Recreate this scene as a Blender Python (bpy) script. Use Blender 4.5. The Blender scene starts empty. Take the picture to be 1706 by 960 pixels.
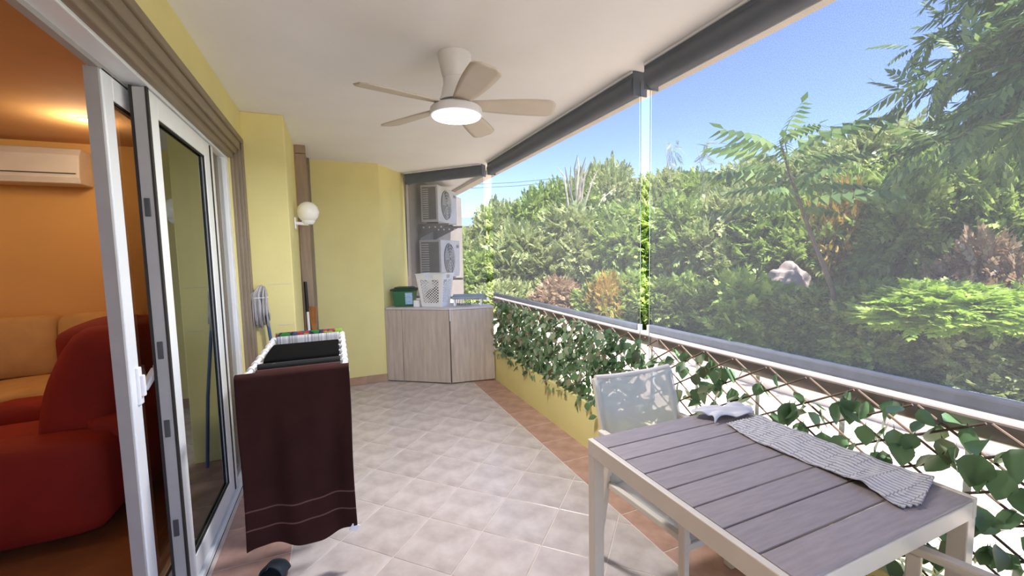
import bpy, bmesh, math, random
import numpy as np
from mathutils import Vector, Matrix
random.seed(7); rng = np.random.default_rng(11)
SC = bpy.context.scene; COL = SC.collection
PI = math.pi
# ------------------------------------------------------------------ camera
FPX = 698.0
YAW, PITCH, ROLL = math.atan(293/FPX), math.atan(56/FPX), math.radians(1.2)
cd = bpy.data.cameras.new('camera'); cam = bpy.data.objects.new('camera', cd); COL.objects.link(cam)
cd.sensor_fit = 'HORIZONTAL'; cd.sensor_width = 36.0; cd.lens = 36.0*FPX/1706.0; cd.clip_end = 500; cd.clip_start = 0.02
fw = Vector((math.sin(YAW)*math.cos(PITCH), math.cos(YAW)*math.cos(PITCH), -math.sin(PITCH)))
r0 = Vector((math.cos(YAW), -math.sin(YAW), 0)); u0 = r0.cross(fw)
rr = math.cos(ROLL)*r0 - math.sin(ROLL)*u0; uu = math.sin(ROLL)*r0 + math.cos(ROLL)*u0
cam.matrix_world = Matrix(((rr.x, uu.x, -fw.x, 0), (rr.y, uu.y, -fw.y, 0), (rr.z, uu.z, -fw.z, 1.45), (0, 0, 0, 1)))
SC.camera = cam
# ------------------------------------------------------------------ sky, sun, exposure
TO_SUN = Vector((0.122, -0.44, 0.89)).normalized()
w = bpy.data.worlds.new('sky'); SC.world = w; w.use_nodes = True
wn = w.node_tree.nodes; wl = w.node_tree.links
bg = wn['Background']; sky = wn.new('ShaderNodeTexSky'); sky.sky_type = 'NISHITA'; sky.sun_disc = False
sky.sun_elevation = math.asin(TO_SUN.z); sky.sun_rotation = math.atan2(TO_SUN.x, TO_SUN.y)
sky.dust_density = .15; sky.ozone_density = 2.0; sky.air_density = .75; sky.altitude = 1500
tint = wn.new('ShaderNodeMixRGB'); tint.blend_type = 'MULTIPLY'; tint.inputs[0].default_value = 1.0; tint.inputs[2].default_value = (1.02, .97, 1.10, 1)
wl.new(sky.outputs[0], tint.inputs[1]); wl.new(tint.outputs[0], bg.inputs[0]); bg.inputs[1].default_value = 0.45
sl = bpy.data.lights.new('sun', 'SUN'); sl.energy = 15.0; sl.angle = math.radians(0.6); sl.color = (1.0, 0.97, 0.92)
so = bpy.data.objects.new('sun', sl); COL.objects.link(so)
so.rotation_euler = TO_SUN.to_track_quat('Z', 'Y').to_euler()
SC.view_settings.view_transform = 'Standard'; SC.view_settings.look = 'None'
SC.view_settings.gamma = 1.0; SC.view_settings.use_curve_mapping = False
SC.view_settings.exposure = 0.48
try:
    SC.cycles.max_bounces = 10; SC.cycles.diffuse_bounces = 6; SC.cycles.transparent_max_bounces = 24
except Exception: pass

# ------------------------------------------------------------------ helpers
def s2l(c):
    return tuple(((v/255)/12.92 if v/255 <= .04045 else ((v/255+.055)/1.055)**2.4) for v in c) + (1,)
MATS = {}
def mat(name, col, rough=.6, metal=0., var=.08, scale=8., bump=0., bscale=60., spec=.5, stretch=None, objvar=0., col2=None, detail=5.):
    """procedural principled material: colour mottled by noise, optional bump"""
    if name in MATS: return MATS[name]
    m = bpy.data.materials.new(name); m.use_nodes = True; MATS[name] = m
    N = m.node_tree.nodes; L = m.node_tree.links; b = N['Principled BSDF']
    b.inputs['Roughness'].default_value = rough; b.inputs['Metallic'].default_value = metal
    b.inputs['Specular IOR Level'].default_value = spec
    tc = N.new('ShaderNodeTexCoord'); mp = N.new('ShaderNodeMapping'); L.new(tc.outputs['Object'], mp.inputs[0])
    if stretch: mp.inputs['Scale'].default_value = stretch
    nz = N.new('ShaderNodeTexNoise'); nz.inputs['Scale'].default_value = scale; nz.inputs['Detail'].default_value = detail
    L.new(mp.outputs[0], nz.inputs['Vector'])
    cr = N.new('ShaderNodeValToRGB'); c = s2l(col)
    c2 = s2l(col2) if col2 else tuple(max(0, v*(1-2.2*var)) for v in c[:3])+(1,)
    c3 = tuple(min(1, v*(1+var)) for v in c[:3])+(1,)
    cr.color_ramp.elements[0].position = .32; cr.color_ramp.elements[1].position = .68
    cr.color_ramp.elements[0].color = c2; cr.color_ramp.elements[1].color = c3
    L.new(nz.outputs['Fac'], cr.inputs[0]); out = cr.outputs[0]
    if objvar:
        oi = N.new('ShaderNodeObjectInfo'); hs = N.new('ShaderNodeHueSaturation'); mr = N.new('ShaderNodeMapRange')
        mr.inputs[3].default_value = 1-objvar; mr.inputs[4].default_value = 1+objvar
        L.new(oi.outputs['Random'], mr.inputs[0]); L.new(mr.outputs[0], hs.inputs['Value']); L.new(out, hs.inputs['Color']); out = hs.outputs[0]
    L.new(out, b.inputs['Base Color'])
    if bump:
        n2 = N.new('ShaderNodeTexNoise'); n2.inputs['Scale'].default_value = bscale; n2.inputs['Detail'].default_value = 3
        L.new(mp.outputs[0], n2.inputs['Vector']); bp = N.new('ShaderNodeBump'); bp.inputs['Strength'].default_value = bump; bp.inputs['Distance'].default_value = .01
        L.new(n2.outputs['Fac'], bp.inputs['Height']); L.new(bp.outputs[0], b.inputs['Normal'])
    return m
def emit(name, col, s):
    m = bpy.data.materials.new(name); m.use_nodes = True; b = m.node_tree.nodes['Principled BSDF']
    b.inputs['Base Color'].default_value = (1, 1, 1, 1)
    b.inputs['Emission Color'].default_value = (*col, 1); b.inputs['Emission Strength'].default_value = s
    return m
def leafmat(name, cols, trans=.4, rough=.45):
    """leaf: colour random per leaflet, partly translucent"""
    m = bpy.data.materials.new(name); m.use_nodes = True
    N = m.node_tree.nodes; L = m.node_tree.links; b = N['Principled BSDF']; b.inputs['Roughness'].default_value = rough
    g = N.new('ShaderNodeNewGeometry'); cr = N.new('ShaderNodeValToRGB')
    el = cr.color_ramp.elements
    while len(el) < len(cols): el.new(.5)
    for i, c in enumerate(cols): el[i].position = i/(len(cols)-1); el[i].color = s2l(c)
    L.new(g.outputs['Random Per Island'], cr.inputs[0]); L.new(cr.outputs[0], b.inputs['Base Color'])
    tr = N.new('ShaderNodeBsdfTranslucent'); L.new(cr.outputs[0], tr.inputs[0])
    mx = N.new('ShaderNodeMixShader'); mx.inputs[0].default_value = trans
    L.new(b.outputs[0], mx.inputs[1]); L.new(tr.outputs[0], mx.inputs[2]); L.new(mx.outputs[0], N['Material Output'].inputs[0])
    return m
class MB:
    """collects boxes, tubes, lathes and sheets into ONE mesh"""
    def __init__(s): s.v = []; s.f = []
    def add(s, v, f):
        o = len(s.v); s.v += [tuple(p) for p in v]; s.f += [tuple(i+o for i in q) for q in f]; return s
    def box(s, x0, x1, y0, y1, z0, z1, M=None):
        v = [Vector((x, y, z)) for z in (z0, z1) for y in (y0, y1) for x in (x0, x1)]
        if M: v = [M @ p for p in v]
        return s.add(v, [(0, 2, 3, 1), (4, 5, 7, 6), (0, 1, 5, 4), (2, 6, 7, 3), (0, 4, 6, 2), (1, 3, 7, 5)])
    def bar(s, a, b, wx, wz, up=(0, 0, 1)):
        a = Vector(a); b = Vector(b); d = (b-a).normalized(); up = Vector(up)
        if abs(d.dot(up)) > .98: up = Vector((0, 1, 0))
        sx = d.cross(up).normalized()*wx/2; sz = sx.cross(d).normalized()*wz/2
        v = [a-sx-sz, a+sx-sz, a+sx+sz, a-sx+sz, b-sx-sz, b+sx-sz, b+sx+sz, b-sx+sz]
        return s.add(v, [(0, 1, 2, 3), (7, 6, 5, 4), (0, 4, 5, 1), (1, 5, 6, 2), (2, 6, 7, 3), (3, 7, 4, 0)])
    def tube(s, pts, r, n=8, caps=True):
        pts = [Vector(p) for p in pts]; R = r if isinstance(r, (list, tuple)) else [r]*len(pts)
        v = []; prev = None
        for i, p in enumerate(pts):
            d = (pts[min(i+1, len(pts)-1)]-pts[max(i-1, 0)]).normalized()
            if prev is None:
                a = Vector((0, 0, 1)) if abs(d.z) < .9 else Vector((1, 0, 0))
                e = d.cross(a).normalized()
            else: e = (prev-d*prev.dot(d)).normalized()
            prev = e; g = d.cross(e)
            v += [p+(e*math.cos(2*PI*k/n)+g*math.sin(2*PI*k/n))*R[i] for k in range(n)]
        f = [(i*n+k, i*n+(k+1) % n, (i+1)*n+(k+1) % n, (i+1)*n+k) for i in range(len(pts)-1) for k in range(n)]
        if caps: f += [tuple(range(n-1, -1, -1)), tuple((len(pts)-1)*n+k for k in range(n))]
        return s.add(v, f)
    def lathe(s, prof, c, n=32):
        v = [(c[0]+r*math.cos(2*PI*k/n), c[1]+r*math.sin(2*PI*k/n), c[2]+z) for r, z in prof for k in range(n)]
        f = [(i*n+k, i*n+(k+1) % n, (i+1)*n+(k+1) % n, (i+1)*n+k) for i in range(len(prof)-1) for k in range(n)]
        if prof[0][0] > 1e-5: f.append(tuple(range(n-1, -1, -1)))
        if prof[-1][0] > 1e-5: f.append(tuple((len(prof)-1)*n+k for k in range(n)))
        return s.add(v, f)
    def prism(s, poly, z0, z1):
        n = len(poly); v = [(x, y, z0) for x, y in poly]+[(x, y, z1) for x, y in poly]
        f = [tuple(range(n-1, -1, -1)), tuple(range(n, 2*n))]+[(i, (i+1) % n, n+(i+1) % n, n+i) for i in range(n)]
        return s.add(v, f)
    def sheet(s, fn, nu, nv):
        v = [fn(i/nu, j/nv) for j in range(nv+1) for i in range(nu+1)]; W = nu+1
        return s.add(v, [(j*W+i, j*W+i+1, (j+1)*W+i+1, (j+1)*W+i) for j in range(nv) for i in range(nu)])
    def mesh(s, name, m, smooth=False, fixn=True):
        me = bpy.data.meshes.new(name); me.from_pydata(s.v, [], s.f); me.update()
        if fixn:
            bm = bmesh.new(); bm.from_mesh(me); bmesh.ops.recalc_face_normals(bm, faces=bm.faces); bm.to_mesh(me); bm.free()
        if m: me.materials.append(m)
        if smooth:
            me.shade_smooth()
        return me
    def build(s, name, m, parent=None, smooth=False, bevel=0, solid=0, seg=2, autosm=False):
        o = bpy.data.objects.new(name, s.mesh(name, m, smooth or autosm)); COL.objects.link(o)
        if autosm:
            try: o.data.set_sharp_from_angle(angle=math.radians(40))
            except Exception: pass
        if parent: o.parent = parent
        if solid:
            k = o.modifiers.new('thickness', 'SOLIDIFY'); k.thickness = solid; k.offset = 0
        if bevel:
            k = o.modifiers.new('bevel', 'BEVEL'); k.width = bevel; k.segments = seg; k.limit_method = 'ANGLE'
        return o
def tag(o, label=None, cat=None, group=None, kind=None):
    if label: o['label'] = label
    if cat: o['category'] = cat
    if group: o['group'] = group
    if kind: o['kind'] = kind
    return o
def thing(name, label, cat, loc=(0, 0, 0), group=None):
    o = bpy.data.objects.new(name, None); COL.objects.link(o); o.location = loc; o.empty_display_size = .05
    return tag(o, label, cat, group)
def settle(root):
    """parts were modelled in world space: keep them there under a root that stands at the thing's base"""
    inv = Matrix.Translation(-Vector(root.location))
    for c in root.children:
        c.matrix_parent_inverse = inv
def put(name, me, parent, M=None):
    o = bpy.data.objects.new(name, me); COL.objects.link(o); o.parent = parent
    if M is not None: o.matrix_basis = M
    return o
def struct(o): o['kind'] = 'structure'; return o
def rotz(c, a): return Matrix.Translation(c) @ Matrix.Rotation(a, 4, 'Z')

# ------------------------------------------------------------------ materials
M_yel = mat('yellow_paint', (228, 217, 150), .75, var=.02, scale=3, bump=.06, bscale=90)
M_ceil = mat('ceiling_paint', (236, 236, 236), .85, var=.015, scale=2)
M_tile = mat('terracotta_beige_tile', (202, 193, 192), .26, var=.05, scale=7, col2=(176, 164, 162), objvar=.05, bump=.05, bscale=30, spec=.6, detail=9)
M_btile = mat('terracotta_red_tile', (186, 152, 142), .36, var=.05, scale=9, col2=(160, 124, 114), objvar=.06, bump=.05, bscale=30, detail=8)
M_grout = mat('grout', (214, 202, 196), .8, var=.05)
M_skirt = mat('skirting_tile', (176, 142, 116), .45, var=.06, objvar=.05)
M_white = mat('white_aluminium', (236, 240, 244), .32, var=.01)
M_greyal = mat('grey_aluminium_edge', (168, 166, 164), .4, var=.03)
M_gask = mat('rubber_gasket', (38, 33, 30), .6)
M_trim = mat('taupe_moulding', (140, 125, 106), .5, var=.05, stretch=(6, .6, .6))
M_brown = mat('brown_door_wood', (152, 130, 108), .55, var=.08, scale=6, stretch=(6, 6, .6))
M_conc = mat('shaded_concrete', (168, 158, 148), .85, var=.05, scale=4)
M_blind = mat('blind_roller', (92, 100, 112), .5, var=.04)
M_bar = mat('blind_bar', (150, 158, 176), .38, var=.05, scale=20)
M_rail = mat('handrail_metal', (142, 132, 128), .35, var=.08, stretch=(4, .4, 4))
M_chrome = mat('steel', (190, 190, 192), .25, metal=.9, var=.02)
M_black = mat('black_plastic', (24, 24, 26), .5)
M_dkgrey = mat('dark_grey', (70, 70, 72), .5)
M_plw = mat('white_plastic', (240, 240, 242), .35, var=.01)
M_tan = mat('fan_blade_taupe', (206, 196, 180), .5, var=.02, stretch=(1, 1, 1))
M_fan = mat('fan_body_white', (226, 225, 226), .35, var=.01)
M_fframe = mat('champagne_frame', (214, 206, 196), .38, var=.02)
M_ink = mat('bluegrey_metal', (120, 134, 150), .35)

# glass of the sliding leaves: clear, slightly smoky, reflective
def glass(name, tint, refl):
    m = bpy.data.materials.new(name); m.use_nodes = True; N = m.node_tree.nodes; L = m.node_tree.links
    N.remove(N['Principled BSDF']); t = N.new('ShaderNodeBsdfTransparent'); t.inputs[0].default_value = (*tint, 1)
    g = N.new('ShaderNodeBsdfGlossy'); g.inputs['Roughness'].default_value = .02; g.inputs[0].default_value = (.9, .95, .93, 1)
    lw = N.new('ShaderNodeLayerWeight'); lw.inputs[0].default_value = .5
    fr = N.new('ShaderNodeMath'); fr.operation = 'POWER'; fr.inputs[1].default_value = 5.; L.new(lw.outputs['Facing'], fr.inputs[0])
    ad = N.new('ShaderNodeMath'); ad.operation = 'ADD'; ad.inputs[1].default_value = refl; ad.use_clamp = True
    mx = N.new('ShaderNodeMixShader'); L.new(fr.outputs[0], ad.inputs[0]); L.new(ad.outputs[0], mx.inputs[0])
    L.new(t.outputs[0], mx.inputs[1]); L.new(g.outputs[0], mx.inputs[2]); L.new(mx.outputs[0], N['Material Output'].inputs[0])
    return m
M_glass = glass('clear_glass', (.74, .72, .70), .03)
M_dglass = glass('smoked_glass', (.16, .16, .16), .11)
# open-weave sun screen: half holes, half grey-white thread
def screen(name, hole, thread, fine):
    m = bpy.data.materials.new(name); m.use_nodes = True; N = m.node_tree.nodes; L = m.node_tree.links
    N.remove(N['Principled BSDF']); t = N.new('ShaderNodeBsdfTransparent'); t.inputs[0].default_value = (.97, .98, 1.0, 1)
    d = N.new('ShaderNodeBsdfDiffuse'); d.inputs[0].default_value = s2l(thread)
    tl = N.new('ShaderNodeBsdfTranslucent'); tl.inputs[0].default_value = s2l(thread)
    # thread reflects and passes a little light; the holes let `hole` of the light straight through
    tc = N.new('ShaderNodeTexCoord'); nz = N.new('ShaderNodeTexNoise'); nz.inputs['Scale'].default_value = fine; nz.inputs['Detail'].default_value = 2
    mr = N.new('ShaderNodeMapRange'); mr.inputs[1].default_value = .3; mr.inputs[2].default_value = .7; mr.inputs[3].default_value = hole-.06; mr.inputs[4].default_value = hole+.06
    L.new(tc.outputs['Object'], nz.inputs['Vector']); L.new(nz.outputs['Fac'], mr.inputs[0])
    cb = N.new('ShaderNodeCombineColor'); [L.new(mr.outputs[0], cb.inputs[i]) for i in range(3)]; L.new(cb.outputs[0], t.inputs[0])
    for q in (d, tl): q.inputs[0].default_value = tuple(v*(1-hole)*.5 for v in s2l(thread)[:3])+(1,)
    a1 = N.new('ShaderNodeAddShader'); a2 = N.new('ShaderNodeAddShader')
    L.new(d.outputs[0], a1.inputs[0]); L.new(tl.outputs[0], a1.inputs[1]); L.new(a1.outputs[0], a2.inputs[0]); L.new(t.outputs[0], a2.inputs[1])
    L.new(a2.outputs[0], N['Material Output'].inputs[0]); return m
M_screen = screen('sun_screen_weave', .48, (126, 127, 128), 260)
M_sling = screen('sling_mesh', .34, (226, 232, 232), 300)

# ================================================================== THE SHELL
LW = -0.57            # left wall face
CZ = 2.5              # ceiling
# floor: grout bed with single tiles laid on the diagonal, a redder border course along both sides
fl = struct(MB().box(-.62, 1.67, -3.0, 5.75, -.12, -.0028).build('floor', M_grout))
def clip(poly, x0, x1, y0, y1):
    for ax, lim, sg in ((0, x0, 1), (0, x1, -1), (1, y0, 1), (1, y1, -1)):
        out = []
        for i in range(len(poly)):
            a, b = poly[i], poly[(i+1) % len(poly)]
            ia, ib = (a[ax]-lim)*sg >= 0, (b[ax]-lim)*sg >= 0
            if ia: out.append(a)
            if ia != ib:
                t = (lim-a[ax])/(b[ax]-a[ax]); out.append((a[0]+(b[0]-a[0])*t, a[1]+(b[1]-a[1])*t))
        poly = out
        if not poly: return []
    return poly
def tile_mesh(poly, m):
    cx = sum(p[0] for p in poly)/len(poly); cy = sum(p[1] for p in poly)/len(poly); b = MB()
    n = len(poly); ins = []
    for x, y in poly:
        d = math.hypot(x-cx, y-cy) or 1; k = max(0, 1-.004/d); ins.append((cx+(x-cx)*k, cy+(y-cy)*k))
    b.v = [(x, y, -.008) for x, y in poly]+[(x, y, -.0015) for x, y in poly]+[(x, y, 0) for x, y in ins]
    b.f = [(i, (i+1) % n, n+(i+1) % n, n+i) for i in range(n)]+[(n+i, n+(i+1) % n, 2*n+(i+1) % n, 2*n+i) for i in range(n)]+[tuple(range(2*n, 3*n))]
    return b.mesh('tile', m)
P_ = .3245; S2 = math.sqrt(.5); G = .0028
full = None
for i in range(-30, 30):
    for j in range(-10, 40):
        a0 = -.638+P_*i; b0 = 1.548+P_*(j-8)       # a=(x-y)/sqrt2, b=(x+y)/sqrt2
        cs = [(a0+G, b0+G), (a0+P_-G, b0+G), (a0+P_-G, b0+P_-G), (a0+G, b0+P_-G)]
        q = [((a+b)*S2, (b-a)*S2) for a, b in cs]
        c = clip(q, -.268, 1.388, -.9, 5.05)
        if len(c) < 3: continue
        ar = .5*abs(sum(c[k][0]*c[(k+1) % len(c)][1]-c[(k+1) % len(c)][0]*c[k][1] for k in range(len(c))))
        if ar < .0008: continue
        ctr = ((q[0][0]+q[2][0])/2, (q[0][1]+q[2][1])/2)
        if len(c) == 4 and abs(ar-(P_-2*G)**2) < 1e-5:
            if full is None: full = tile_mesh([(x-ctr[0], y-ctr[1]) for x, y in q], M_tile)
            put('tile', full, fl, Matrix.Translation((*ctr, 0)))
        else:
            put('tile', tile_mesh([(x-ctr[0], y-ctr[1]) for x, y in c], M_tile), fl, Matrix.Translation((*ctr, 0)))
for x0, x1, y00 in ((-.60, -.274, -.338), (1.394, 1.658, -.45)):
    me = tile_mesh([(0, 0), (x1-x0, 0), (x1-x0, P_-.006), (0, P_-.006)], M_btile)
    for k in range(17):
        y = y00+P_*k
        if y < 4.95: put('border_tile', me, fl, Matrix.Translation((x0, y, 0)))
# ceiling slab runs on past the end of the balcony
struct(MB().box(-.57, 1.93, -3.0, 9.0, CZ, CZ+.25).build('ceiling', M_ceil))
struct(MB().box(1.80, 1.93, -3.0, 9.0, 2.45, CZ).build('trim_1', mat('beam_paint', (214, 205, 196), .8, var=.02)))   # edge beam outside the blinds
# left wall with the sliding-door opening (Y -0.6 .. 3.42, up to 2.27)
wl_ = MB().box(-.75, LW, -3.0, 3.55, 2.29, CZ).box(-.75, LW, -3.0, -.6, 0, 2.29).box(-.75, LW, 3.51, 3.55, 0, 2.29)
struct(wl_.build('wall_left', M_yel))
col = struct(MB().box(-.75, -.298, 3.55, 4.36, 0, CZ).build('wall_column', M_yel, bevel=.006))
for (x0, x1, z) in ((-.47, -.31, 1.262), (-.42, -.31, .955)):      # hairline plaster joints on the pillar face
    g = MB().box(x0, x1, 3.5488, 3.5497, z, z+.004).build('plaster_joint', M_grout, col)
struct(MB().prism([(-.75, 5.02), (.5, 5.02), (.5, 5.25), (-.75, 5.25)], 0, CZ).build('wall_back', M_yel))
struct(MB().prism([(.5, 5.02), (.862, 5.56), (.68, 5.68), (.5, 5.4)], 0, CZ).build('wall_angled', M_yel))
struct(MB().prism([(.862, 5.56), (2.2, 7.58), (2.0, 7.7), (.68, 5.68)], -.2, CZ).build('wall_outside', M_conc))
bb = struct(MB().box(-.19, .5, 5.006, 5.02, 0, .012).build('baseboard_back', M_grout))
me = MB().box(0, .226, 0, .016, .002, .088).mesh('skirting_tile', M_skirt)
for k in range(3): put('skirting_tile', me, bb, Matrix.Translation((-.19+.23*k, 5.0, 0)))
# brown timber door and frame in the recess behind the pillar
d2 = struct(MB().box(-.297, -.205, 4.40, 4.46, 0, 2.42).build('door_2', M_brown, bevel=.004))
MB().box(-.297, -.205, 4.405, 4.46, 2.425, CZ-.002).build('transom', M_brown, d2, bevel=.003)
MB().box(-.297, -.222, 4.462, 5.015, 0, CZ-.002).build('jamb_lining', M_brown, d2)
MB().box(-.222, -.198, 4.93, 5.015, 0, CZ-.002).build('architrave', M_trim, d2, bevel=.004)
MB().box(-.225, -.212, 4.60, 4.86, .02, 2.40).build('door_panel', mat('door_panel_wood', (138, 112, 88), .5, var=.08, stretch=(6, 6, .6)), d2, bevel=.004)

# sliding door: moulded surround, white frame, two sliding leaves and a fixed light
tr = struct(MB().box(-.60, -.555, -.6, 3.53, 2.262, 2.30).build('trim_2', M_trim, bevel=.006))
for k, (x, o, wd) in enumerate(((-.567, .0, .055), (-.583, .05, .04), (-.60, .085, .04))):
    zt = 2.262-o; y1 = 3.50-o
    MB().box(-.66, x, -.6, y1, zt-wd, zt).build('moulding_step', M_trim, tr, bevel=.005)
    MB().box(-.66, x, y1-wd+.012, y1+.012, 0.005, zt).build('moulding_step', M_trim, tr, bevel=.005)
MB().box(-.60, -.556, 3.49, 3.53, .005, 2.262).build('moulding_edge', M_trim, tr, bevel=.006)
struct(MB().box(-.75, -.617, -.6, 3.40, 2.205, 2.29).box(-.75, -.617, 3.372, 3.44, 0, 2.205).build('wall_reveal', M_yel))
dr = struct(MB().box(-.74, -.627, -.6, 3.37, 2.125, 2.203).build('door_1', M_white, bevel=.004))
MB().box(-.74, -.620, -.6, 3.37, .001, .034).build('sill', M_white, dr, bevel=.004)
MB().box(-.74, -.627, 3.30, 3.37, .034, 2.125).build('side_frame', M_white, dr, bevel=.004)
for x in (-.69, -.665): MB().box(x, x+.006, -.6, 3.3, .034, .046).build('track', M_greyal, dr)
MB().box(-.726, -.700, -.6, 3.3, 2.108, 2.125).build('head_track', M_greyal, dr)
def leaf_(xf, y0, y1, gm, st, name):
    th = .042; z0, z1 = .048, 2.118
    f = MB().box(xf-th, xf, y0, y0+st, z0, z1).build(name, M_white, dr, bevel=.004)
    MB().box(xf-th, xf, y1-st, y1, z0, z1).build('stile', M_white, f, bevel=.004)
    MB().box(xf-th, xf, y0+st, y1-st, z1-.09, z1).build('top_rail', M_white, f, bevel=.004)
    MB().box(xf-th, xf, y0+st, y1-st, z0, z0+.10).build('bottom_rail', M_white, f, bevel=.004)
    MB().box(xf-th*.6, xf-th*.4, y0+st-.005, y1-st+.005, z0+.09, z1-.08).build('glass_pane', gm, f)
    g = MB()
    for a, b in ((y0+st, y0+st+.008), (y1-st-.008, y1-st)): g.box(xf-.012, xf-.004, a, b, z0+.10, z1-.09)
    g.box(xf-.012, xf-.004, y0+st, y1-st, z1-.098, z1-.09).box(xf-.012, xf-.004, y0+st, y1-st, z0+.10, z0+.108)
    g.build('gasket', M_gask, f)
    return f
L2 = leaf_(-.632, 2.07, 2.93, M_dglass, .10, 'sliding_leaf')
L1 = leaf_(-.700, 1.90, 2.86, M_glass, .075, 'sliding_leaf')
fx = MB().box(-.672, -.634, 2.955, 3.02, .048, 2.12).build('fixed_light_stile', M_white, dr, bevel=.004)
MB().box(-.656, -.650, 3.02, 3.30, .05, 2.11).build('glass_pane', M_glass, fx)
MB().box(-.640, -.630, 2.935, 2.952, .05, 2.11).build('gasket', M_gask, fx)
e = MB().box(-.672, -.634, 2.052, 2.069, .06, 2.11).build('edge_profile', M_greyal, L2)
MB().box(-.682, -.673, 2.050, 2.075, .055, 2.115).box(-.6335, -.6265, 2.050, 2.069, .055, 2.115).build('brush_seal', M_gask, L2)
for z in (1.66, 1.10, .78, .36):
    MB().box(-.664, -.646, 2.046, 2.052, z-.035, z+.035).build('latch_slot', M_dkgrey, L2, bevel=.002)
    
MB().bar((-.69, 2.10, 1.02), (-.72, 2.05, .95), .03, .02).bar((-.674, 2.11, 1.02), (-.70, 2.11, 1.02), .03, .03).build('lever_handle', M_plw, L2, bevel=.004)
MB().box(-.702, -.690, 1.94, 1.97, .92, 1.06).box(-.702, -.678, 1.947, 1.963, .95, 1.03).build('latch_keeper', M_plw, L1, bevel=.004)
MB().box(-.742, -.704, 1.885, 1.899, .06, 2.11).build('edge_profile', M_greyal, L1)

# ------------------------------------------------------------------ right side: planter wall, handrail
struct(MB().box(1.66, 1.86, -3.0, 4.9, -.2, .35).build('wall_planter', M_yel, bevel=.006))
hr = thing('handrail', 'grey-brown metal handrail on thin posts behind the ivy trellis', 'handrail', (1.8, 2, .35))
MB().box(1.765, 1.835, -2.5, 4.85, .865, .935).build('top_rail', M_rail, hr, bevel=.012, seg=3)
for k in range(14): MB().box(1.812, 1.832, .03+.36*k-.5, .05+.36*k-.5, .35, .87).build('post', M_plw, hr)
settle(hr)

# ------------------------------------------------------------------ roller blinds
def blind(name, label, a, b, zb, barh, chain):
    """a, b: ground points of the fabric's two edges"""
    a = Vector((*a, 0)); b = Vector((*b, 0)); d = (b-a).normalized(); L = (b-a).length
    t = thing(name, label, 'roller blind', (a+b)/2+Vector((0, 0, zb)), 'roller sun blinds')
    Z = lambda p, z: (p.x, p.y, z)
    MB().tube([Z(a, 2.428), Z(b, 2.428)], .062, 20).build('roller_tube', M_blind, t, autosm=True)
    nrm = Vector((-d.y, d.x, 0))
    if nrm.dot(-(a+b)/2) < 0: nrm = -nrm                       # towards the room
    p0 = a+nrm*.045; p1 = b+nrm*.045
    MB().bar(Z(p0, 2.462), Z(p1, 2.462), .008, .058).build('fascia', M_blind, t)
    MB().bar(Z(p0+nrm*.006, 2.492), Z(p1+nrm*.006, 2.492), .014, .012).build('daylight_line_strip', M_plw, t)  # white strip that paints the line of daylight along the ceiling
    fb = MB(); q = [a, b]
    fb.sheet(lambda u, v: (a.x+(b.x-a.x)*u, a.y+(b.y-a.y)*u, zb+.01+(2.40-zb)*v), 8, 4)
    fb.build('screen_fabric', M_screen, t)
    MB().bar(Z(a-nrm*.0, zb), Z(b-nrm*.0, zb), .034, barh).build('bottom_bar', M_bar, t, bevel=.012, seg=3)
    for p, s in ((a, -1), (b, 1)):
        e = p+d*s*.012
        MB().tube([Z(e, zb-.3 if chain else zb-.05), Z(e, 2.44)], .0022, 6).build('guide_cable', M_chrome, t)
        MB().bar(Z(p+d*s*.004, 2.36), Z(p+d*s*.004, 2.498), .10, .006, up=tuple(d)).build('end_bracket', M_blind, t, bevel=.002)
        MB().bar(Z(e, zb-.02), Z(e, zb+.02), .02, .02).build('end_cap', M_plw, t)
    settle(t); return t
blind('roller_blind', 'nearest wide grey see-through roller blind beside the table', (1.70, -1.6), (1.70, 1.945), .995, .05, True)
blind('roller_blind', 'middle grey see-through roller blind between the two bright vertical gaps', (1.70, 2.05), (1.70, 4.58), .988, .042, True)
blind('roller_blind', 'short angled roller blind at the far end in front of the outdoor air conditioners', (.90, 5.50), (1.64, 4.70), .93, .03, False)
ch = MB().tube([(.845, 5.46, 2.44), (.85, 5.45, 1.9), (.853, 5.448, 1.2), (.86, 5.452, 1.9), (.865, 5.465, 2.44)], .004, 6)
tag(ch.build('blind_chain', M_dkgrey), 'thin dark pull chain hanging beside the short angled blind', 'chain')

# ------------------------------------------------------------------ artificial ivy on willow lattice
M_ivy = leafmat('ivy_leaf', [(66, 96, 64), (98, 130, 88), (146, 172, 134), (84, 114, 80), (180, 196, 166), (146, 126, 106)], .40, .3)
M_ivyb = leafmat('ivy_leaf_brownish', [(134, 104, 88), (120, 98, 82), (90, 116, 86), (150, 118, 100)], .35, .4)
M_stick = mat('willow_stick', (96, 78, 66), .7, var=.12)
def leaf_template(L=1., W=.36, fold=.10, curl=-.12):
    ts = [0, .18, .42, .68, .88, 1]; ws = [.05, .72, 1.0, .74, .34, 0]
    v = []; f = []
    for t, wd in zip(ts, ws):
        z = curl*t*t
        v += [(-W*wd, t*L, z+fold*wd), (0, t*L, z), (W*wd, t*L, z+fold*wd)]
    for i in range(len(ts)-1):
        a = 3*i; f += [(a, a+1, a+4, a+3), (a+1, a+2, a+5, a+4)]
    v += [(0, -.25, .02)]; f += [(0, 2, len(v)-1)]
    return np.array(v), f
LT, LF = leaf_template()
def leaf_mesh(name, m, W, fold, curl):
    v, f = leaf_template(1., W, fold, curl); b = MB(); b.add([tuple(p) for p in v], f); return b.mesh(name, m, True, False)
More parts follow.
